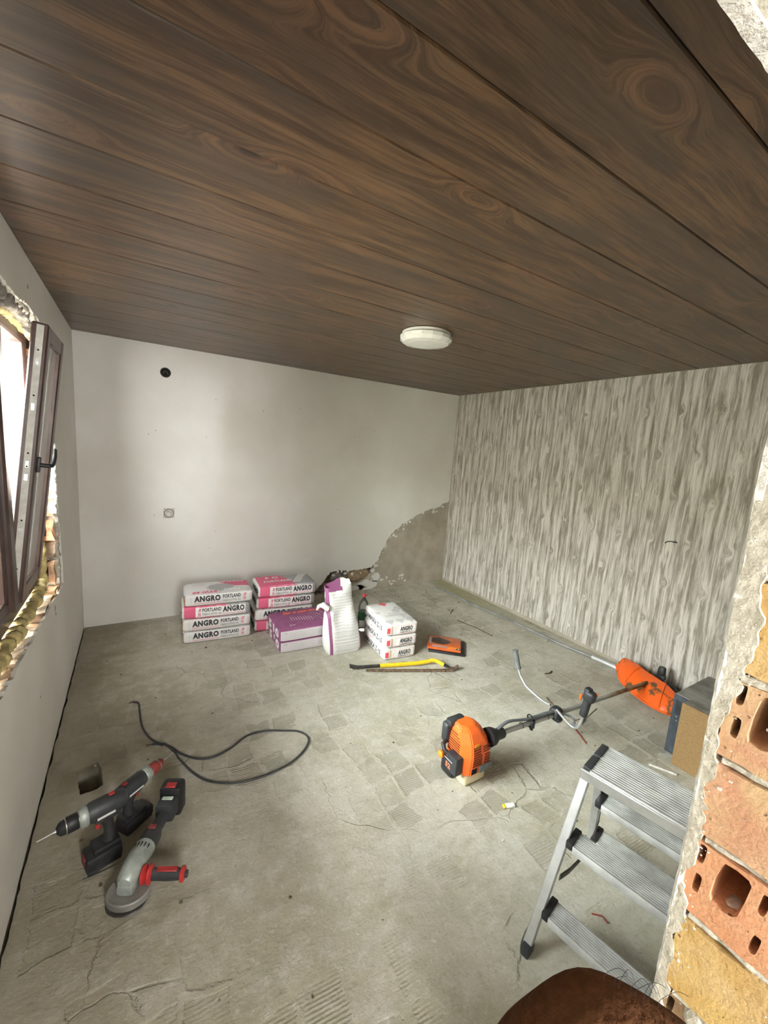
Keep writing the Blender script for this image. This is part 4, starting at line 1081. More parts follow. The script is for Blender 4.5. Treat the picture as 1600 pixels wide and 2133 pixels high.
b = MB(); bar(b, [(0.13, 0, 0.006), (0.30, -0.006, 0.007), (0.5, -0.010, 0.007), (0.70, -0.012, 0.007), (0.80, -0.012, 0.008), (0.84, -0.008, 0.014), (0.875, 0.0, 0.030), (0.885, 0.004, 0.046)], [0.028, 0.034, 0.034, 0.036, 0.038, 0.042, 0.036, 0.018], [0.012, 0.016, 0.017, 0.018, 0.018, 0.014, 0.009, 0.004]); b.build('bar', 'rust', r)

# --- conduit lying by the papered wall
r = thing('metal_conduit', 'long grey metal conduit lying along foot of papered wall', 'pipe')
P_ = [(3.747, 4.011, 0.012), (3.772, 3.594, 0.012), (3.80, 3.18, 0.012), (3.845, 2.78, 0.012), (3.871, 2.185, 0.013), (3.914, 1.92, 0.016)]
b = MB(); b.tube(P_, [0.009, 0.010, 0.010, 0.010, 0.011, 0.012], 10); b.build('conduit_pipe', simple('dull_zinc', (0.30, 0.31, 0.32), 0.5, 0.4, 0.25, 8), r)
b = MB(); b.tube([(3.914, 1.92, 0.018), (3.935, 1.66, 0.018), (3.97, 1.40, 0.018)], 0.0175, 12); b.build('conduit_sleeve', simple('bright_zinc', (0.62, 0.63, 0.64), 0.4, 0.3, 0.1, 12), r)

# --- loop of cable on the floor
pts = [(0.372, 2.862), (0.400, 2.835), (0.405, 2.75), (0.412, 2.62), (0.430, 2.52), (0.470, 2.42), (0.545, 2.335), (0.60, 2.24), (0.672, 2.168), (0.75, 2.145), (0.84, 2.172), (0.95, 2.235), (1.059, 2.228), (1.15, 2.185), (1.225, 2.143), (1.262, 2.08), (1.246, 2.019), (1.17, 1.95), (1.062, 1.907), (0.92, 1.895), (0.804, 1.919), (0.70, 1.985), (0.633, 2.085), (0.58, 2.22), (0.530, 2.335), (0.495, 2.375), (0.46, 2.392)]
def smooth_path(pts, m=6):
    out = []
    for i in range(len(pts) - 1):
        p0, p1, p2, p3 = (Vector(pts[max(0, i - 1)]), Vector(pts[i]), Vector(pts[i + 1]), Vector(pts[min(len(pts) - 1, i + 2)]))
        for j in range(m):
            t = j / m
            out.append(0.5 * ((2 * p1) + (p2 - p0) * t + (2 * p0 - 5 * p1 + 4 * p2 - p3) * t * t + (3 * p1 - p0 - 3 * p2 + p3) * t ** 3))
    return out + [Vector(pts[-1])]
sp_ = [Vector((p[0], p[1], 0.006)) for p in smooth_path(pts)]
for i in range(len(sp_)):     # the later turn crosses over the earlier one
    if (sp_[i].xy - Vector((0.555, 2.30))).length < 0.07 and i > 80: sp_[i].z = 0.019
r = thing('electric_cable', 'dark electric cable lying in one open loop on the floor', 'cable')
b = MB(); b.tube(sp_, 0.0055, 8); b.build('cable_sheath', 'cable', r)
b = MB()
for (dx, dy) in ((-0.03, 0.004), (-0.022, 0.018), (-0.008, 0.022)): b.tube([(0.374, 2.860, 0.006), (0.374 + dx, 2.86 + dy, 0.004)], 0.0018, 6)
for (dx, dy) in ((-0.03, 0.002), (-0.03, 0.012)): b.tube([(0.462, 2.391, 0.006), (0.462 + dx, 2.391 + dy, 0.004)], 0.0018, 6)
b.build('bare_wire_end', 'wood', r)

# --- brush cutter
EX, EY = 1.950, 1.432
r = thing('brush_cutter', 'orange petrol brush cutter with handlebar lying across the floor', 'brush cutter', T(EX, EY, 0))
def E(p): return tuple(Vector(p) - Vector((EX, EY, 0)))
# shroud: loft of rounded squares, chamfered towards the camera
def loft(b, secs, mi=0, smooth=False):
    n = len(secs[0]); o = []
    for s_ in secs: o += s_
    fs = [(j * n + i, j * n + (i + 1) % n, (j + 1) * n + (i + 1) % n, (j + 1) * n + i) for j in range(len(secs) - 1) for i in range(n)]
    fs += [tuple(range(n - 1, -1, -1)), tuple((len(secs) - 1) * n + i for i in range(n))]
    b.add(o, fs, mi, smooth)
def sec(x0, x1, y0, y1, c, z):
    return [(x0 + c, y0, z), (x1 - c, y0, z), (x1, y0 + c, z), (x1, y1 - c, z), (x1 - c, y1, z), (x0 + c, y1, z), (x0, y1 - c, z), (x0, y0 + c, z)]
b = MB()
loft(b, [sec(-0.10, 0.105, -0.10, 0.10, 0.03, 0.075), sec(-0.112, 0.115, -0.115, 0.105, 0.035, 0.095), sec(-0.115, 0.115, -0.118, 0.105, 0.045, 0.20), sec(-0.112, 0.10, -0.10, 0.10, 0.05, 0.27), sec(-0.10, 0.07, -0.065, 0.09, 0.045, 0.325), sec(-0.085, 0.03, -0.03, 0.07, 0.03, 0.350)], 0)
sh = b.build('engine_shroud', 'orange', r)
bm = bmesh.new(); bm.from_mesh(sh.data); bmesh.ops.bevel(bm, geom=[e for e in bm.edges if e.calc_face_angle(0) > 0.3], offset=0.006, segments=2, affect='EDGES'); bm.to_mesh(sh.data); bm.free()
# air slots: rows on the rear face and the near side
def slotface(b, face_o, ux, uy, rows, w, gap, h=0.0045):
    o = Vector(face_o); ux = Vector(ux); uy = Vector(uy); nn_ = ux.cross(uy).normalized()
    for k in range(rows):
        c_ = o + uy * (k * gap)
        mx = Matrix(((ux.x, uy.x, nn_.x, c_.x), (ux.y, uy.y, nn_.y, c_.y), (ux.z, uy.z, nn_.z, c_.z), (0, 0, 0, 1)))
        b.box((w[k] / 2 if isinstance(w, list) else w / 2, 0, 0), (w[k] if isinstance(w, list) else w, h, 0.0035), 0, mx)
b = MB()
slotface(b, (-0.1155, 0.060, 0.185), (0, -1, 0), (0, 0, 1), 6, 0.105, 0.0145)
slotface(b, (-0.111, 0.050, 0.272), (0, -1, 0), (0.15, 0, 0.99), 3, [0.09, 0.08, 0.06], 0.0145)
slotface(b, (-0.060, -0.1185, 0.150), (1, 0, 0), (0, 0, 1), 5, 0.07, 0.0135)
slotface(b, (0.030, -0.1185, 0.150), (1, 0, 0), (0, 0, 1), 5, 0.045, 0.0135)
slotface(b, (-0.055, -0.115, 0.216), (1, 0, 0.0), (0, 0.24, 0.97), 4, 0.055, 0.014)
slotface(b, (0.020, -0.113, 0.222), (1, 0, 0.0), (0, 0.24, 0.97), 3, 0.06, 0.014)
b.build('air_slot', simple('shroud_slot_shadow', (0.10, 0.012, 0.006), 0.8), r)
b = MB(); b.rbox((-0.045, -0.116, 0.115), (0.045, 0.006, 0.034), 0.002, 1); b.build('switch_opening', 'void', r)
b = MB(); b.rbox((0.045, -0.121, 0.118), (0.105, 0.010, 0.046), 0.004, 2); b.build('grey_badge', 'mgrey', r)
b = MB(); b.rbox((-0.028, -0.104, 0.262), (0.036, 0.003, 0.030), 0.001, 1, mx=None); b.build('warning_sticker', simple('yellow_sticker', (0.85, 0.42, 0.03), 0.5), r)
b = MB(); b.rbox((0.0, -0.01, 0.040), (0.175, 0.16, 0.078), 0.018, 3); b.build('fuel_tank', 'cream', r)
b = MB(); b.rbox((-0.075, 0.05, 0.055), (0.10, 0.11, 0.11), 0.02, 2); b.build('engine_foot', 'black', r)
b = MB(); b.rbox((-0.138, -0.035, 0.148), (0.06, 0.095, 0.115), 0.012, 2); b.build('air_filter_cover', 'dgrey', r)
d = Decal(); FM = T(-0.1685, 0.010, 0.100) @ Matrix(((0, 0, -1, 0), (-1, 0, 0, 0), (0, 1, 0, 0), (0, 0, 0, 1)))
d.text('52', 0.0, 0.012, 0.045, 0.034, 'inkorange', FM, 0.04, 0.001); d.rect(-0.012, 0.062, 0.07, 0.004, 'inkwhite', FM, 0.001); d.build('printed_number', r)
b = MB(); b.rbox((-0.105, 0.088, 0.265), (0.06, 0.06, 0.13), 0.02, 3); b.rbox((-0.055, 0.075, 0.332), (0.13, 0.06, 0.045), 0.018, 2); b.build('starter_housing', 'dgrey', r)
b = MB(); b.tube([(-0.125, 0.07, 0.22), (-0.155, 0.06, 0.215), (-0.165, 0.035, 0.195), (-0.150, 0.01, 0.18)], 0.014, 10); b.build('intake_hose', 'black', r)
b = MB(); b.lathe([(0.0, 0.0), (0.018, 0.002), (0.022, 0.008), (0.022, 0.022), (0.016, 0.027), (0, 0.028)], 12, 0, T(-0.165, 0.045, 0.165) @ Ry(radians(-90))); b.build('choke_knob', 'orange_b', r)
for ch_ in [o for o in COL.objects if o.parent == r]:
    for v_ in ch_.data.vertices:
        v_.co = Vector(((v_.co.x - 0.05) * 0.86 + 0.03, (v_.co.y + 0.0) * 0.86, v_.co.z * 0.89))
SA = Vector(E((2.085, 1.385, 0.215))); SB = Vector(E((3.86, 1.37, 0.112)))
def SP(t): return SA.lerp(SB, t)
sx_ = frame_to(SA, SB - SA); L_ = (SB - SA).length
b = MB(); b.lathe([(0.050, -0.03), (0.048, 0.0), (0.038, 0.02), (0.030, 0.03), (0.030, 0.075), (0.027, 0.085), (0.017, 0.09)], 18, 0, sx_ @ T(-0.02, 0, 0) @ Ry(radians(90))); b.build('clutch_coupling', 'black', r)
b = MB(); b.tube([(0.03, 0, 0), (0.30, 0, 0), (0.6, 0, 0), (0.9, 0, 0), (1.2, 0, 0), (L_, 0, 0)], 0.014, 14, 0); b.build('shaft', 'shaft', r, sx_)
# cable along the shaft
cp = smooth_path([tuple(sx_ @ Vector(p)) for p in [(0.02, 0.0, 0.030), (0.12, 0.012, 0.045), (0.25, 0.004, 0.030), (0.36, 0.0, 0.028), (0.45, -0.006, 0.034), (0.53, -0.016, 0.024), (0.60, -0.075, 0.006)]] + [E((2.63, 1.255, 0.185)), E((2.645, 1.215, 0.235)), E((2.64, 1.205, 0.29))])
b = MB(); b.tube(cp, 0.0075, 8); b.tube([Vector(p) + Vector((0.004, 0.012, -0.006)) for p in cp[:38]], 0.0055, 8); b.build('throttle_cable', 'mgrey', r)
b = MB()
for x in (0.22, 0.45): b.tube([(x, 0.016 * cos(a), 0.016 * sin(a) + 0.004) for a in [2 * pi * k / 12 for k in range(12)]], 0.002, 5, closed=True)
b.build('cable_tie', 'black', r, sx_)
b = MB(); b.rbox((0.30, 0, 0.0), (0.028, 0.05, 0.052), 0.006, 2); b.rbox((0.30, -0.012, -0.024), (0.014, 0.02, 0.03), 0.004, 1)
b.tube([(0.286, 0.018 * cos(a), 0.036 + 0.018 * sin(a)) for a in [2 * pi * k / 14 for k in range(14)]], 0.004, 6, closed=True); b.build('strap_bracket', 'black', r, sx_)
b = MB(); b.rbox((0.535, 0.0, 0.018), (0.085, 0.075, 0.060), 0.014, 2, taper=0.7); b.rbox((0.545, -0.01, -0.025), (0.05, 0.05, 0.03), 0.01, 2); b.build('handlebar_clamp', 'dgrey', r, sx_)
# handlebar: far arm rises to the plain grip, near arm loops to the throttle grip
arm = [(2.60, 1.41, 0.235), (2.60, 1.47, 0.228), (2.60, 1.585, 0.248), (2.60, 1.63, 0.275), (2.60, 1.665, 0.310), (2.60, 1.682, 0.345)]
b = MB(); b.tube(smooth_path([E(p) for p in arm], 5), 0.0085, 10)
b.tube(smooth_path([E(p) for p in [(2.60, 1.37, 0.23), (2.61, 1.32, 0.200), (2.62, 1.268, 0.175), (2.62, 1.235, 0.19), (2.62, 1.218, 0.24), (2.62, 1.21, 0.29)]], 5), 0.0085, 10)
b.build('handlebar', 'alu', r)
def along(p0, p1, prof, n=16): return prof, frame_to(p0, Vector(p1) - Vector(p0)) @ Ry(radians(90)), n
p0 = E((2.60, 1.679, 0.335)); p1 = E((2.60, 1.725, 0.452)); l = (Vector(p1) - Vector(p0)).length
b = MB(); b.lathe([(0.012, 0), (0.019, 0.002), (0.019, 0.012), (0.0165, 0.018), (0.0165, l * .3), (0.018, l * .5), (0.0165, l * .8), (0.0165, l - 0.014), (0.021, l - 0.010), (0.021, l - 0.002), (0.017, l)], 18, 0, frame_to(p0, Vector(p1) - Vector(p0)) @ Ry(radians(90))); b.build('plain_grip', 'mgrey', r)
p0 = Vector(E((2.62, 1.212, 0.285))); p1 = Vector(E((2.62, 1.188, 0.46)))
gm = frame_to(p0, p1 - p0, (1, 0, 0)) @ Ry(radians(90))
b = MB(); b.rbox((0, 0, 0.055), (0.042, 0.040, 0.125), 0.014, 3, mx=gm); b.rbox((0, 0.004, 0.135), (0.055, 0.062, 0.065), 0.016, 3, mx=gm); b.rbox((0.0, -0.012, 0.162), (0.046, 0.036, 0.03), 0.01, 2, mx=gm); b.build('throttle_grip', 'dgrey', r)
b = MB(); b.rbox((-0.020, 0.002, 0.068), (0.008, 0.014, 0.075), 0.003, 2, mx=gm); b.build('lockout_lever', 'orange', r)
b = MB(); b.rbox((0.014, -0.036, 0.105), (0.012, 0.014, 0.036), 0.004, 2, mx=gm); b.build('throttle_trigger', 'orange', r)
b = MB(); b.rbox((-0.022, 0.030, 0.155), (0.012, 0.010, 0.022), 0.003, 1, mx=gm); b.build('stop_switch', 'orange', r)
# guard: curved shell under the shaft end
def guard():
    b = MB(); NU, NV = 16, 6; th = 0.006
    outl = [E(p) for p in [(3.70, 1.66, 0.16), (3.86, 1.60, 0.19)]]
    A_ = Vector(E((3.60, 1.63, 0.10))); vs = []
    # near rim arc and far rim arc, in the frame of the head
    near = [(3.815, 1.655, 0.10), (3.70, 1.56, 0.060), (3.635, 1.44, 0.040), (3.60, 1.30, 0.030), (3.60, 1.20, 0.028), (3.635, 1.125, 0.026)]
    far = [(3.90, 1.62, 0.155), (3.86, 1.53, 0.160), (3.82, 1.43, 0.150), (3.80, 1.34, 0.145), (3.775, 1.25, 0.140), (3.74, 1.15, 0.115)]
    N_ = smooth_path([E(p) for p in near], 4); F_ = smooth_path([E(p) for p in far], 4)
    m = len(N_)
    for i in range(m):
        for j in range(NV + 1):
            t = j / NV; p = N_[i].lerp(F_[i], t)
            p.z += 0.028 * sin(pi * t) + 0.010 * sin(pi * i / (m - 1)); vs.append(p)
    n1 = len(vs); vs += [v - Vector((0, 0, th)) for v in vs]
    W_ = NV + 1
    fs = []
    for i in range(m - 1):
        for j in range(NV):
            a = i * W_ + j; fs.append((a, a + W_, a + W_ + 1, a + 1)); fs.append((n1 + a, n1 + a + 1, n1 + a + W_ + 1, n1 + a + W_))
        fs.append((i * W_, n1 + i * W_, n1 + (i + 1) * W_, (i + 1) * W_)); fs.append((i * W_ + NV, (i + 1) * W_ + NV, n1 + (i + 1) * W_ + NV, n1 + i * W_ + NV))
    for j in range(NV):
        fs.append((j, j + 1, n1 + j + 1, n1 + j)); e = (m - 1) * W_; fs.append((e + j, n1 + e + j, n1 + e + j + 1, e + j + 1))
    b.add(vs, fs, 0, True); b.build('debris_guard', 'guard', r)
    b = MB(); b.tube([p + Vector((0, 0, -0.006)) for p in N_], 0.008, 8); b.build('guard_rim', 'guard', r)
    for k in (6, 15):
        b = MB(); b.tube([N_[k].lerp(F_[k], t) + Vector((0, 0, 0.028 * sin(pi * t) + 0.012)) for t in [q / 6 for q in range(7)]], 0.004, 6)
        b.build('guard_rib', 'guard', r)
guard()
b = MB(); b.rbox(E((3.885, 1.365, 0.115)), (0.075, 0.055, 0.055), 0.015, 2); b.rbox(E((3.905, 1.36, 0.165)), (0.055, 0.06, 0.10), 0.015, 2, taper=0.8); b.rbox(E((3.86, 1.33, 0.150)), (0.035, 0.04, 0.03), 0.006, 2); b.build('gear_head', 'black', r)
b = MB(); b.lathe([(0.0, 0.0), (0.045, 0.0), (0.062, 0.012), (0.062, 0.035), (0.05, 0.05), (0.03, 0.075), (0.0, 0.08)], 20, 0, T(*E((3.93, 1.30, 0.012)))); b.build('trimmer_head', 'black', r)
b = MB(); b.prism([(0, -0.02), (0.05, -0.045), (0.10, -0.035), (0.10, 0.02), (0.04, 0.03), (0, 0.02)], 0, 0.010, 0, T(*E((3.94, 1.19, 0.035))) @ Rz(radians(-60))); b.build('cutting_blade', 'black', r)

# --- dark box with a brown back board
r = thing('small_appliance', 'blue-grey metal cased appliance with brown board on its face, beside the jamb', 'appliance', T(3.125, 0.25, 0))
b = MB(); b.rbox((0.32, 0.375, 0.196), (0.46, 0.75, 0.388), 0.006, 2); b.build('metal_case', 'metalgrey', r)
b = MB(); b.rbox((0.088, 0.376, 0.194), (0.010, 0.752, 0.384), 0.003, 1); b.build('side_panel', 'navy', r)
b = MB()
for k in range(9): b.box((0.0822, 0.712, 0.270 + k * 0.010), (0.003, 0.050, 0.0035))
b.build('vent_slot', 'void', r)
b = MB()
for (yy, zz) in ((0.722, 0.25), (0.718, 0.225)): b.lathe([(0.005, 0), (0.004, 0.002), (0, 0.003)], 8, 0, T(0.083, yy, zz) @ Ry(radians(-90)))
b.build('screw', 'steel', r)
b = MB(); b.rbox((0.043, 0.336, 0.200), (0.080, 0.672, 0.392), 0.004, 1); b.build('board_frame', 'metalgrey', r)
b = MB(); b.box((0.0, 0.336, 0.199), (0.008, 0.676, 0.394)); b.build('brown_board', 'brownboard', r)

# --- folding step ladder
u = Vector((0.20, -0.98, 0)).normalized(); v = Vector((0.98, 0.20, 0)).normalized()
LD = Matrix(((v.x, -u.x, 0, 1.765), (v.y, -u.y, 0, 0.716), (0, 0, 1, 0), (0, 0, 0, 1)))   # local x: front to back, local y: towards the left stile, origin under the front top corner
r = thing('step_ladder', 'small aluminium step ladder with ribbed treads beside the jamb', 'step ladder', LD)
LW = 0.455; TZ = 0.655; TD = 0.195; SPR = 0.196
SPL = 0.044
def stile(b, x0, x1, y, rs=0.013):
    p = Vector((x0, y + (SPL if y > -0.2 else -SPL * 0.0), 0.0)); q_ = Vector((x1, y, TZ - 0.02)); m = frame_to(p, q_ - p, (0, 1, 0)); l = (q_ - p).length
    b.rbox((l / 2 + 0.015, 0, 0), (l - 0.03, 0.021, 0.031), 0.003, 1, mx=m)
for y in (-0.012, -LW + 0.012):
    b = MB(); stile(b, -SPR, 0.022, y); b.build('front_stile', 'alu', r)
    b = MB(); stile(b, TD + SPR, TD - 0.022, y); b.build('rear_stile', 'alu', r)
    for x in (-SPR, TD + SPR):
        b = MB(); b.rbox((x + (0.004 if x < 0 else -0.004), y + (SPL - 0.004 if y > -0.2 else 0.0), 0.019), (0.050, 0.030, 0.038), 0.005, 2); b.build('rubber_foot', 'dgrey', r)
def tread(name, x0, x1, z, ribs, wy0, wy1, front):
    """ribbed plate, profile across x, extruded along the width; a rounded lip on the side given by front"""
    prof = []; w = x1 - x0; n = ribs
    for k in range(n):
        a = x0 + w * k / n; c = x0 + w * (k + 0.5) / n
        prof += [(a, 0.0), (a + 0.0005, 0.0025), (c, 0.0025), (c + 0.0005, 0.0)]
    prof += [(x1, 0.0), (x1, -0.022), (x1 - 0.003, -0.022), (x1 - 0.003, -0.004), (x0 + 0.003, -0.004), (x0 + 0.003, -0.022), (x0, -0.022)]
    b = MB(); m = len(prof)
    vs = [(x, y, z + q_) for y in (wy0, wy1) for x, q_ in prof]
    b.add(vs, [(i, i + m, (i + 1) % m + m, (i + 1) % m) for i in range(m)] + [tuple(range(m)), tuple(range(2 * m - 1, m - 1, -1))])
    lx = x0 if front < 0 else x1
    b.rbox((lx, (wy0 + wy1) / 2, z - 0.012), (0.008, abs(wy1 - wy0), 0.030), 0.003, 2)
    return b.build(name, 'alu_dull', r)
yL, yR = -0.002, -LW + 0.002
tread('top_tread', 0.004, 0.098, TZ, 8, yL - 0.022, yR + 0.022, -1)
tread('top_tread', 0.101, 0.193, TZ, 8, yL - 0.022, yR + 0.022, 1)
b = MB(); b.rbox((0.0, (yL + yR) / 2, TZ - 0.022), (0.010, LW + 0.01, 0.040), 0.003, 1); b.build('top_rail', 'alu', r)
for x in (0.05, 0.147):
    for y in (yL - 0.010, yR + 0.010):
        b = MB(); b.rbox((x, y, TZ - 0.004), (0.086, 0.026, 0.020), 0.004, 2); b.build('tread_end_cap', 'dgrey', r)
for z in (0.160, 0.405):
    yL = -0.002 + SPL * (1 - z / TZ); t = z / (TZ - 0.02); xf = -SPR * (1 - t) + 0.022 * t; xr = (TD + SPR) * (1 - t) + (TD - 0.022) * t
    tread('tread', xf - 0.020, xf + 0.060, z, 9, yL - 0.046, yR + 0.022, -1)
    tread('rear_tread', xr - 0.058, xr + 0.030, z, 9, yL - 0.046, yR + 0.022, -1)
    for y in (yL - 0.034, yR + 0.010):
        b = MB(); b.rbox((xf + 0.020, y, z - 0.006), (0.086, 0.024, 0.028), 0.004, 2); b.build('tread_end_cap', 'black', r)
        b = MB(); b.rbox((xr - 0.014, y, z - 0.006), (0.096, 0.024, 0.028), 0.004, 2); b.build('tread_end_cap', 'black', r)
for y in (-0.028, -LW + 0.028):
    b = MB(); bar(b, [(-0.105, y + 0.014, 0.285), (-0.04, y + 0.006, 0.270), (0.10, y - 0.004, 0.255), (0.215, y + 0.002, 0.315), (0.265, y + 0.014, 0.365)], 0.004, 0.024); b.build('hinge_strut', 'darksteel', r)

# --- cordless drills
def drill(name, label, P0, ang, back=False, s=1.0, bat=0.0):
    """local x: towards the chuck, z up, standing on its battery at the origin"""
    r = thing(name, label, 'drill', T(*P0) @ Rz(ang))
    b = MB(); b.rbox((0.012, 0, 0.034), (0.135, 0.082, 0.056), 0.014, 2, mx=T(0, 0, 0)); b.rbox((0.0, 0, 0.068), (0.10, 0.068, 0.02), 0.008, 2); b.rbox((0.012, 0, 0.008), (0.125, 0.076, 0.014), 0.005, 1)
    b.build('battery', 'black', r)
    b = MB(); b.rbox((0.077, 0, 0.044), (0.008, 0.040, 0.026), 0.003, 1); b.build('battery_latch', 'redw', r)
    b = MB(); b.tube([(-0.012, 0, 0.072), (-0.018, 0, 0.10), (-0.014, 0, 0.135), (-0.004, 0, 0.165)], [0.026, 0.0205, 0.020, 0.025], 14); b.build('handle', 'rubber', r)
    b = MB(); b.rbox((0.024, 0, 0.148), (0.016, 0.016, 0.034), 0.005, 2); b.build('trigger', 'red', r)
    b = MB(); b.tube([(-0.085, 0, 0.196), (-0.075, 0, 0.196), (-0.02, 0, 0.198), (0.045, 0, 0.198), (0.058, 0, 0.198)], [0.022, 0.031, 0.034, 0.034, 0.030], 16); b.rbox((-0.01, 0, 0.172), (0.10, 0.048, 0.03), 0.01, 2); b.build('motor_housing', 'dgrey', r)
    b = MB(); b.tube([(0.058, 0, 0.198), (0.064, 0, 0.198), (0.080, 0, 0.198), (0.088, 0, 0.198)], [0.030, 0.034, 0.032, 0.028], 20); b.build('torque_collar', 'silver', r)
    b = MB(); b.tube([(0.088, 0, 0.198), (0.092, 0, 0.198), (0.128, 0, 0.198), (0.132, 0, 0.198), (0.150, 0, 0.198), (0.162, 0, 0.198)], [0.024, 0.026, 0.026, 0.0235, 0.021, 0.010], 20); b.build('chuck', 'black' if not back else 'redw', r)
    b = MB(); b.tube([(0.131, 0, 0.198), (0.134, 0, 0.198)], 0.0268, 20); b.tube([(0.089, 0, 0.198), (0.091, 0, 0.198)], 0.0268, 20); b.build('chuck_ring', 'steel', r)
    b = MB(); b.tube([(0.160, 0, 0.198), (0.175, 0, 0.198), (0.222, 0, 0.197)], [0.006, 0.003, 0.0022], 8); b.build('drill_bit', 'steel', r)
    for sgn in (-1, 1):
        b = MB(); b.rbox((0.0, sgn * 0.0335, 0.186), (0.066, 0.003, 0.008), 0.001, 1); b.build('side_badge', 'inklight', r)
    b = MB(); b.rbox((-0.03, 0, 0.232), (0.022, 0.016, 0.005), 0.002, 1); b.build('direction_switch', 'red', r)
    return r
drill('cordless_drill', 'cordless drill standing on its battery, bit pointing at window wall', (0.276, 1.760, 0.0), radians(198))
bpy.data.objects['cordless_drill'].scale = (0.94, 1.05, 1.24)
drill('cordless_drill', 'cordless drill with red chuck standing behind, bit pointing into room', (0.368, 1.885, 0.0), radians(38), True)
r = thing('flat_chisel_bit', 'thin flat metal strip lying in front of the nearer drill', 'metal strip')
b = MB(); bar(b, [(0.205, 1.700, 0.003), (0.26, 1.702, 0.004), (0.36, 1.716, 0.003)], 0.007, 0.003); b.build('strip', 'steel', r)

# --- angle grinder
GA = Vector((0.345, 1.522, 0.0)); gd = Vector((0.552, 1.93, 0)) - GA
gang = math.atan2(gd.y, gd.x)
r = thing('angle_grinder', 'battery angle grinder with grey head and red side handle', 'angle grinder', T(GA.x, GA.y, 0) @ Rz(gang) @ Matrix.Diagonal((0.93, 1.14, 1.14, 1)))
b = MB()   # local x: from disc to battery
b.tube([(0.0, 0, 0.086), (0.012, 0, 0.087), (0.05, 0, 0.088), (0.115, 0, 0.082), (0.165, 0, 0.076)], [0.020, 0.029, 0.034, 0.036, 0.034], 18); b.rbox((0.028, 0, 0.060), (0.062, 0.056, 0.045), 0.014, 2); b.build('gear_housing', 'silver', r)
b = MB()
for k in range(-2, 3): b.rbox((0.115, 0.011 * k, 0.1135 - 0.0022 * k * k), (0.066, 0.0035, 0.007), 0.0015, 1)
b.build('cooling_slot', 'void', r)
b = MB(); b.tube([(0.160, 0, 0.076), (0.17, 0, 0.075), (0.23, 0, 0.070), (0.245, 0, 0.068), (0.27, 0, 0.065), (0.345, 0, 0.060), (0.36, 0, 0.060)], [0.033, 0.0345, 0.032, 0.026, 0.0215, 0.022, 0.03], 18); b.build('motor_body', 'dgrey', r)
b = MB(); b.rbox((0.232, 0, 0.102), (0.022, 0.026, 0.006), 0.002, 1, mx=None); b.build('power_switch', 'redw', r)
b = MB(); b.rbox((0.375, 0, 0.062), (0.075, 0.070, 0.075), 0.014, 2); b.build('battery_mount', 'dgrey', r)
b = MB(); b.rbox((0.440, 0, 0.064), (0.075, 0.084, 0.128), 0.014, 2); b.build('battery', 'black', r)
b = MB(); b.rbox((0.425, 0, 0.128), (0.030, 0.038, 0.006), 0.002, 1); b.build('battery_latch', 'red', r)
b = MB(); b.rbox((0.383, 0, 0.101), (0.018, 0.040, 0.003), 0.001, 1); b.build('pale_sticker', simple('pale_green_sticker', (0.62, 0.74, 0.62), 0.5), r)
b = MB(); b.lathe([(0.0, 0.040), (0.062, 0.040), (0.066, 0.036), (0.066, 0.016), (0.063, 0.016), (0.063, 0.034), (0.0, 0.036)], 36, 0, T(0.03, 0, 0)); b.build('disc_guard', 'metalgrey', r)
b = MB(); b.lathe([(0.0, 0.030), (0.025, 0.030), (0.030, 0.018), (0.060, 0.016), (0.062, 0.013), (0.0, 0.012)], 36, 0, T(0.012, -0.002, 0)); b.build('cutting_disc', 'darksteel', r)
hm = T(0.055, -0.030, 0.070) @ Rx(radians(90))
b = MB(); b.lathe([(0.012, 0.0), (0.030, 0.006), (0.031, 0.014), (0.020, 0.018), (0.020, 0.022), (0.032, 0.026), (0.032, 0.032), (0.020, 0.038)], 22, 0, hm); b.build('handle_flange', 'red', r); b = MB(); b.lathe([(0.019, 0.128), (0.025, 0.130), (0.026, 0.138), (0.018, 0.142)], 22, 0, hm); b.build('handle_flange', 'red', r)
b = MB(); b.lathe([(0.020, 0.036), (0.0195, 0.05), (0.021, 0.085), (0.019, 0.128)], 20, 0, hm); b.lathe([(0.012, 0.140), (0.012, 0.150), (0.0, 0.151)], 8, 0, hm); b.build('side_handle', 'dgrey', r)
b = MB(); b.rbox((0.0, 0.020, 0.085), (0.022, 0.004, 0.066), 0.002, 1, mx=hm); b.build('handle_inlay', 'red', r)

# --- small litter
r = thing('cigarette_lighter', 'tiny white lighter with yellow end lying on open floor', 'lighter', T(1.986, 1.167, 0) @ Rz(radians(-18)))
b = MB(); b.rbox((0.012, 0, 0.005), (0.050, 0.026, 0.010), 0.003, 1); b.build('white_body', 'white_pl', r)
b = MB(); b.rbox((-0.020, 0, 0.005), (0.016, 0.024, 0.010), 0.003, 1); b.build('yellow_end', 'yellow', r)
def twig(name, label, pts, rad, mat, cat='twig'):
    o = MB(); o.tube(pts, rad, 6); o = o.build(name, mat); tag(o, label, cat)
twig('dry_twig', 'long thin dry twig on the floor near orange tool packet', [(3.30, 3.05, 0.004), (3.42, 2.85, 0.006), (3.34, 2.62, 0.004)][0:1] + [(3.36, 2.85, 0.006), (3.38, 2.62, 0.004)], 0.004, 'wood')
twig('dry_twig', 'short dark twig lying between bottle and papered wall', [(3.35, 3.22, 0.004), (3.45, 3.30, 0.006)], 0.004, 'wood')
twig('red_wire_piece', 'short straight red wire piece on floor below throttle grip', [(2.865, 1.395, 0.003), (2.84, 1.34, 0.004), (2.80, 1.262, 0.003)], 0.0035, 'copper', 'wire')
twig('rusty_nail', 'dark bent nail on the floor just behind the handlebar clamp', [(2.99, 1.70, 0.004), (2.965, 1.655, 0.006), (2.955, 1.62, 0.004)], 0.004, 'rust', 'nail')
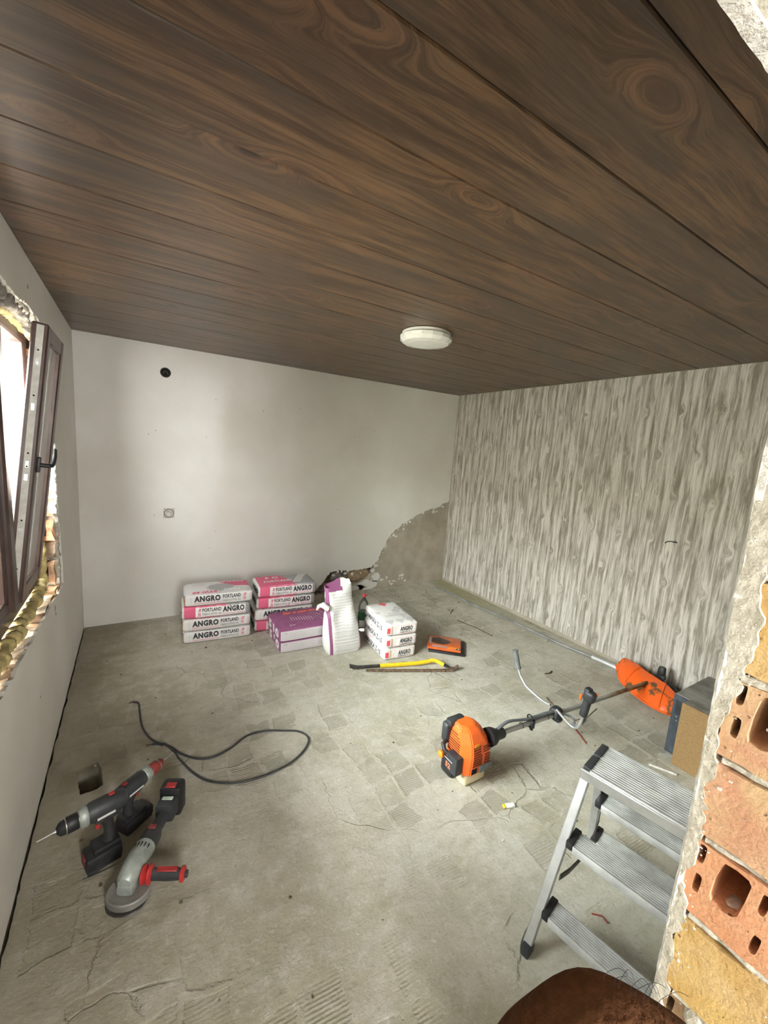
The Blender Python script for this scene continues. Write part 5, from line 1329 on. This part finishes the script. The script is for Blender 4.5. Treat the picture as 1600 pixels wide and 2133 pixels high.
twig('thin_wire_piece', 'thin long wire lying beneath the cutter shaft', [(2.93, 1.44, 0.003), (3.05, 1.42, 0.004), (3.22, 1.45, 0.003)], 0.0022, 'wood', 'wire')
twig('leaf_shred', 'curled brown shred on the floor near the conduit', [(3.27, 1.93, 0.003), (3.31, 1.915, 0.008), (3.36, 1.93, 0.004)], 0.005, 'wood', 'leaf')
twig('copper_wire_scrap', 'small orange wire scrap on floor under the ladder', [(1.90, 0.665, 0.003), (1.925, 0.64, 0.006), (1.925, 0.615, 0.003)], 0.0025, 'copper', 'wire')
twig('white_plug_strip', 'pale strip of offcut beside the brown appliance board', [(2.98, 0.98, 0.004), (3.01, 0.92, 0.005), (3.045, 0.86, 0.004)], 0.006, 'mortar_w', 'offcut')
cr_ = MB(); rnd = random.Random(12)
for i in range(240):
    if i < 90: x = rnd.uniform(3.0, 3.7); y = rnd.uniform(2.6, 4.1)
    elif i < 120: x = rnd.uniform(2.2, 3.0); y = rnd.uniform(3.9, 4.18)
    else: x = rnd.uniform(0.1, 3.9); y = rnd.uniform(0.35, 4.1)
    s_ = rnd.uniform(0.002, 0.006) * (1.5 if rnd.random() < 0.1 else 1)
    cr_.rbox((x, y, s_ * 0.5), (s_ * rnd.uniform(1, 3.0), s_ * 1.5, s_), s_ * 0.3, 1, mi=rnd.choice((0, 0, 1, 2)), mx=None, smooth=False)
tag(cr_.build('floor_crumb', ['rust', 'mortar_w', 'wood'], fl), kind='stuff')

# --- the photographer's hand under the lens
def cam_pt(px, py, depth): return CAM + (cf + cr * ((px - 800) / 850.1) - cu * ((py - 1066.5) / 850.1)) * depth
def skin_mesh(name, chains, mat, parent, lv=2):
    me = bpy.data.meshes.new(name); vs = []; es = []; rs = []; ids = {}
    for ch in chains:
        prev = None
        for key, p, rad in ch:
            if key is not None and key in ids: i = ids[key]
            else:
                i = len(vs); vs.append(tuple(p)); rs.append(rad)
                if key is not None: ids[key] = i
            if prev is not None: es.append((prev, i))
            prev = i
    me.from_pydata(vs, es, []); o = bpy.data.objects.new(name, me); COL.objects.link(o); o.parent = parent
    me.materials.append(M[mat])
    o.modifiers.new('skin', 'SKIN'); ly = me.skin_vertices[0] if me.skin_vertices else None
    if ly is None:
        me.attributes  # the modifier adds the layer
    for i, rad in enumerate(rs): ly.data[i].radius = (rad, rad)
    ly.data[0].use_root = True
    sm_ = o.modifiers.new('subdivision', 'SUBSURF'); sm_.levels = lv; sm_.render_levels = lv
    dg = bpy.context.evaluated_depsgraph_get(); dg.update()
    m2 = bpy.data.meshes.new_from_object(o.evaluated_get(dg)); o.modifiers.clear(); o.data = m2; m2.name = name
    m2.polygons.foreach_set('use_smooth', [True] * len(m2.polygons))
    if not m2.materials: m2.materials.append(M[mat])
    return o
hr = thing('person', 'brown bent finger of the person holding the camera, bottom edge', 'person')
DZ = 0.095
k_ = cam_pt(1232, 2113, DZ)                     # index middle knuckle
wr_ = cam_pt(1330, 2900, DZ + 0.01)             # wrist, well below the frame
palm = cam_pt(1290, 2560, DZ + 0.012)
pal2 = cam_pt(1330, 2330, DZ + 0.010)
ch = [[('elbow', cam_pt(1700, 4700, DZ - 0.02), 0.042), ('fore', cam_pt(1480, 3700, DZ), 0.036), ('wrist', wr_, 0.028), ('palm', palm, 0.033), ('pal2', pal2, 0.026)],
      [('pal2', pal2, 0.026), (None, cam_pt(1420, 2262, DZ), 0.013), (None, cam_pt(1325, 2180, DZ), 0.0108), ('k1', k_, 0.0098), (None, cam_pt(1150, 2180, DZ), 0.0092), (None, cam_pt(1080, 2215, DZ + 0.004), 0.0085), (None, cam_pt(1050, 2270, DZ + 0.008), 0.007)]]
for q_, (dx, dy, dd) in enumerate([(0, 130, 0.006), (10, 260, 0.010), (25, 385, 0.012)]):
    rad = [0.0105, 0.0098, 0.0085][q_]
    ch.append([('palm' if q_ else 'pal2', None if False else (palm if q_ else pal2), 0.03), (None, cam_pt(1390 + dx, 2260 + dy, DZ + dd), 0.013), (None, cam_pt(1275 + dx, 2190 + dy, DZ + dd), rad + 0.001), (None, cam_pt(1195 + dx, 2190 + dy, DZ + dd), rad), (None, cam_pt(1130 + dx, 2240 + dy, DZ + dd), rad - 0.001), (None, cam_pt(1110 + dx, 2290 + dy, DZ + dd + 0.003), rad - 0.003)])
ch.append([('palm', palm, 0.03), (None, cam_pt(1180, 2620, DZ - 0.006), 0.017), (None, cam_pt(1080, 2520, DZ - 0.008), 0.0125), (None, cam_pt(1030, 2400, DZ - 0.006), 0.011), (None, cam_pt(1020, 2330, DZ - 0.004), 0.008)])
skin_mesh('hand', ch, 'skin', hr)
b = MB(); rnd = random.Random(3)
for i in range(8):
    px = 1262 + i * 15 + rnd.uniform(-8, 8); py = 2040 + (px - 1262) * 0.50
    bx = rnd.uniform(25, 70); 
    b.tube(smooth_path([cam_pt(px, py + 6, DZ), cam_pt(px + 4, py - 10, DZ), cam_pt(px + bx * 0.6, py - rnd.uniform(14, 34), DZ), cam_pt(px + bx, py - rnd.uniform(-8, 20), DZ - 0.001)], 4), 0.00006, 4)
b.build('hair', 'hair', hr)
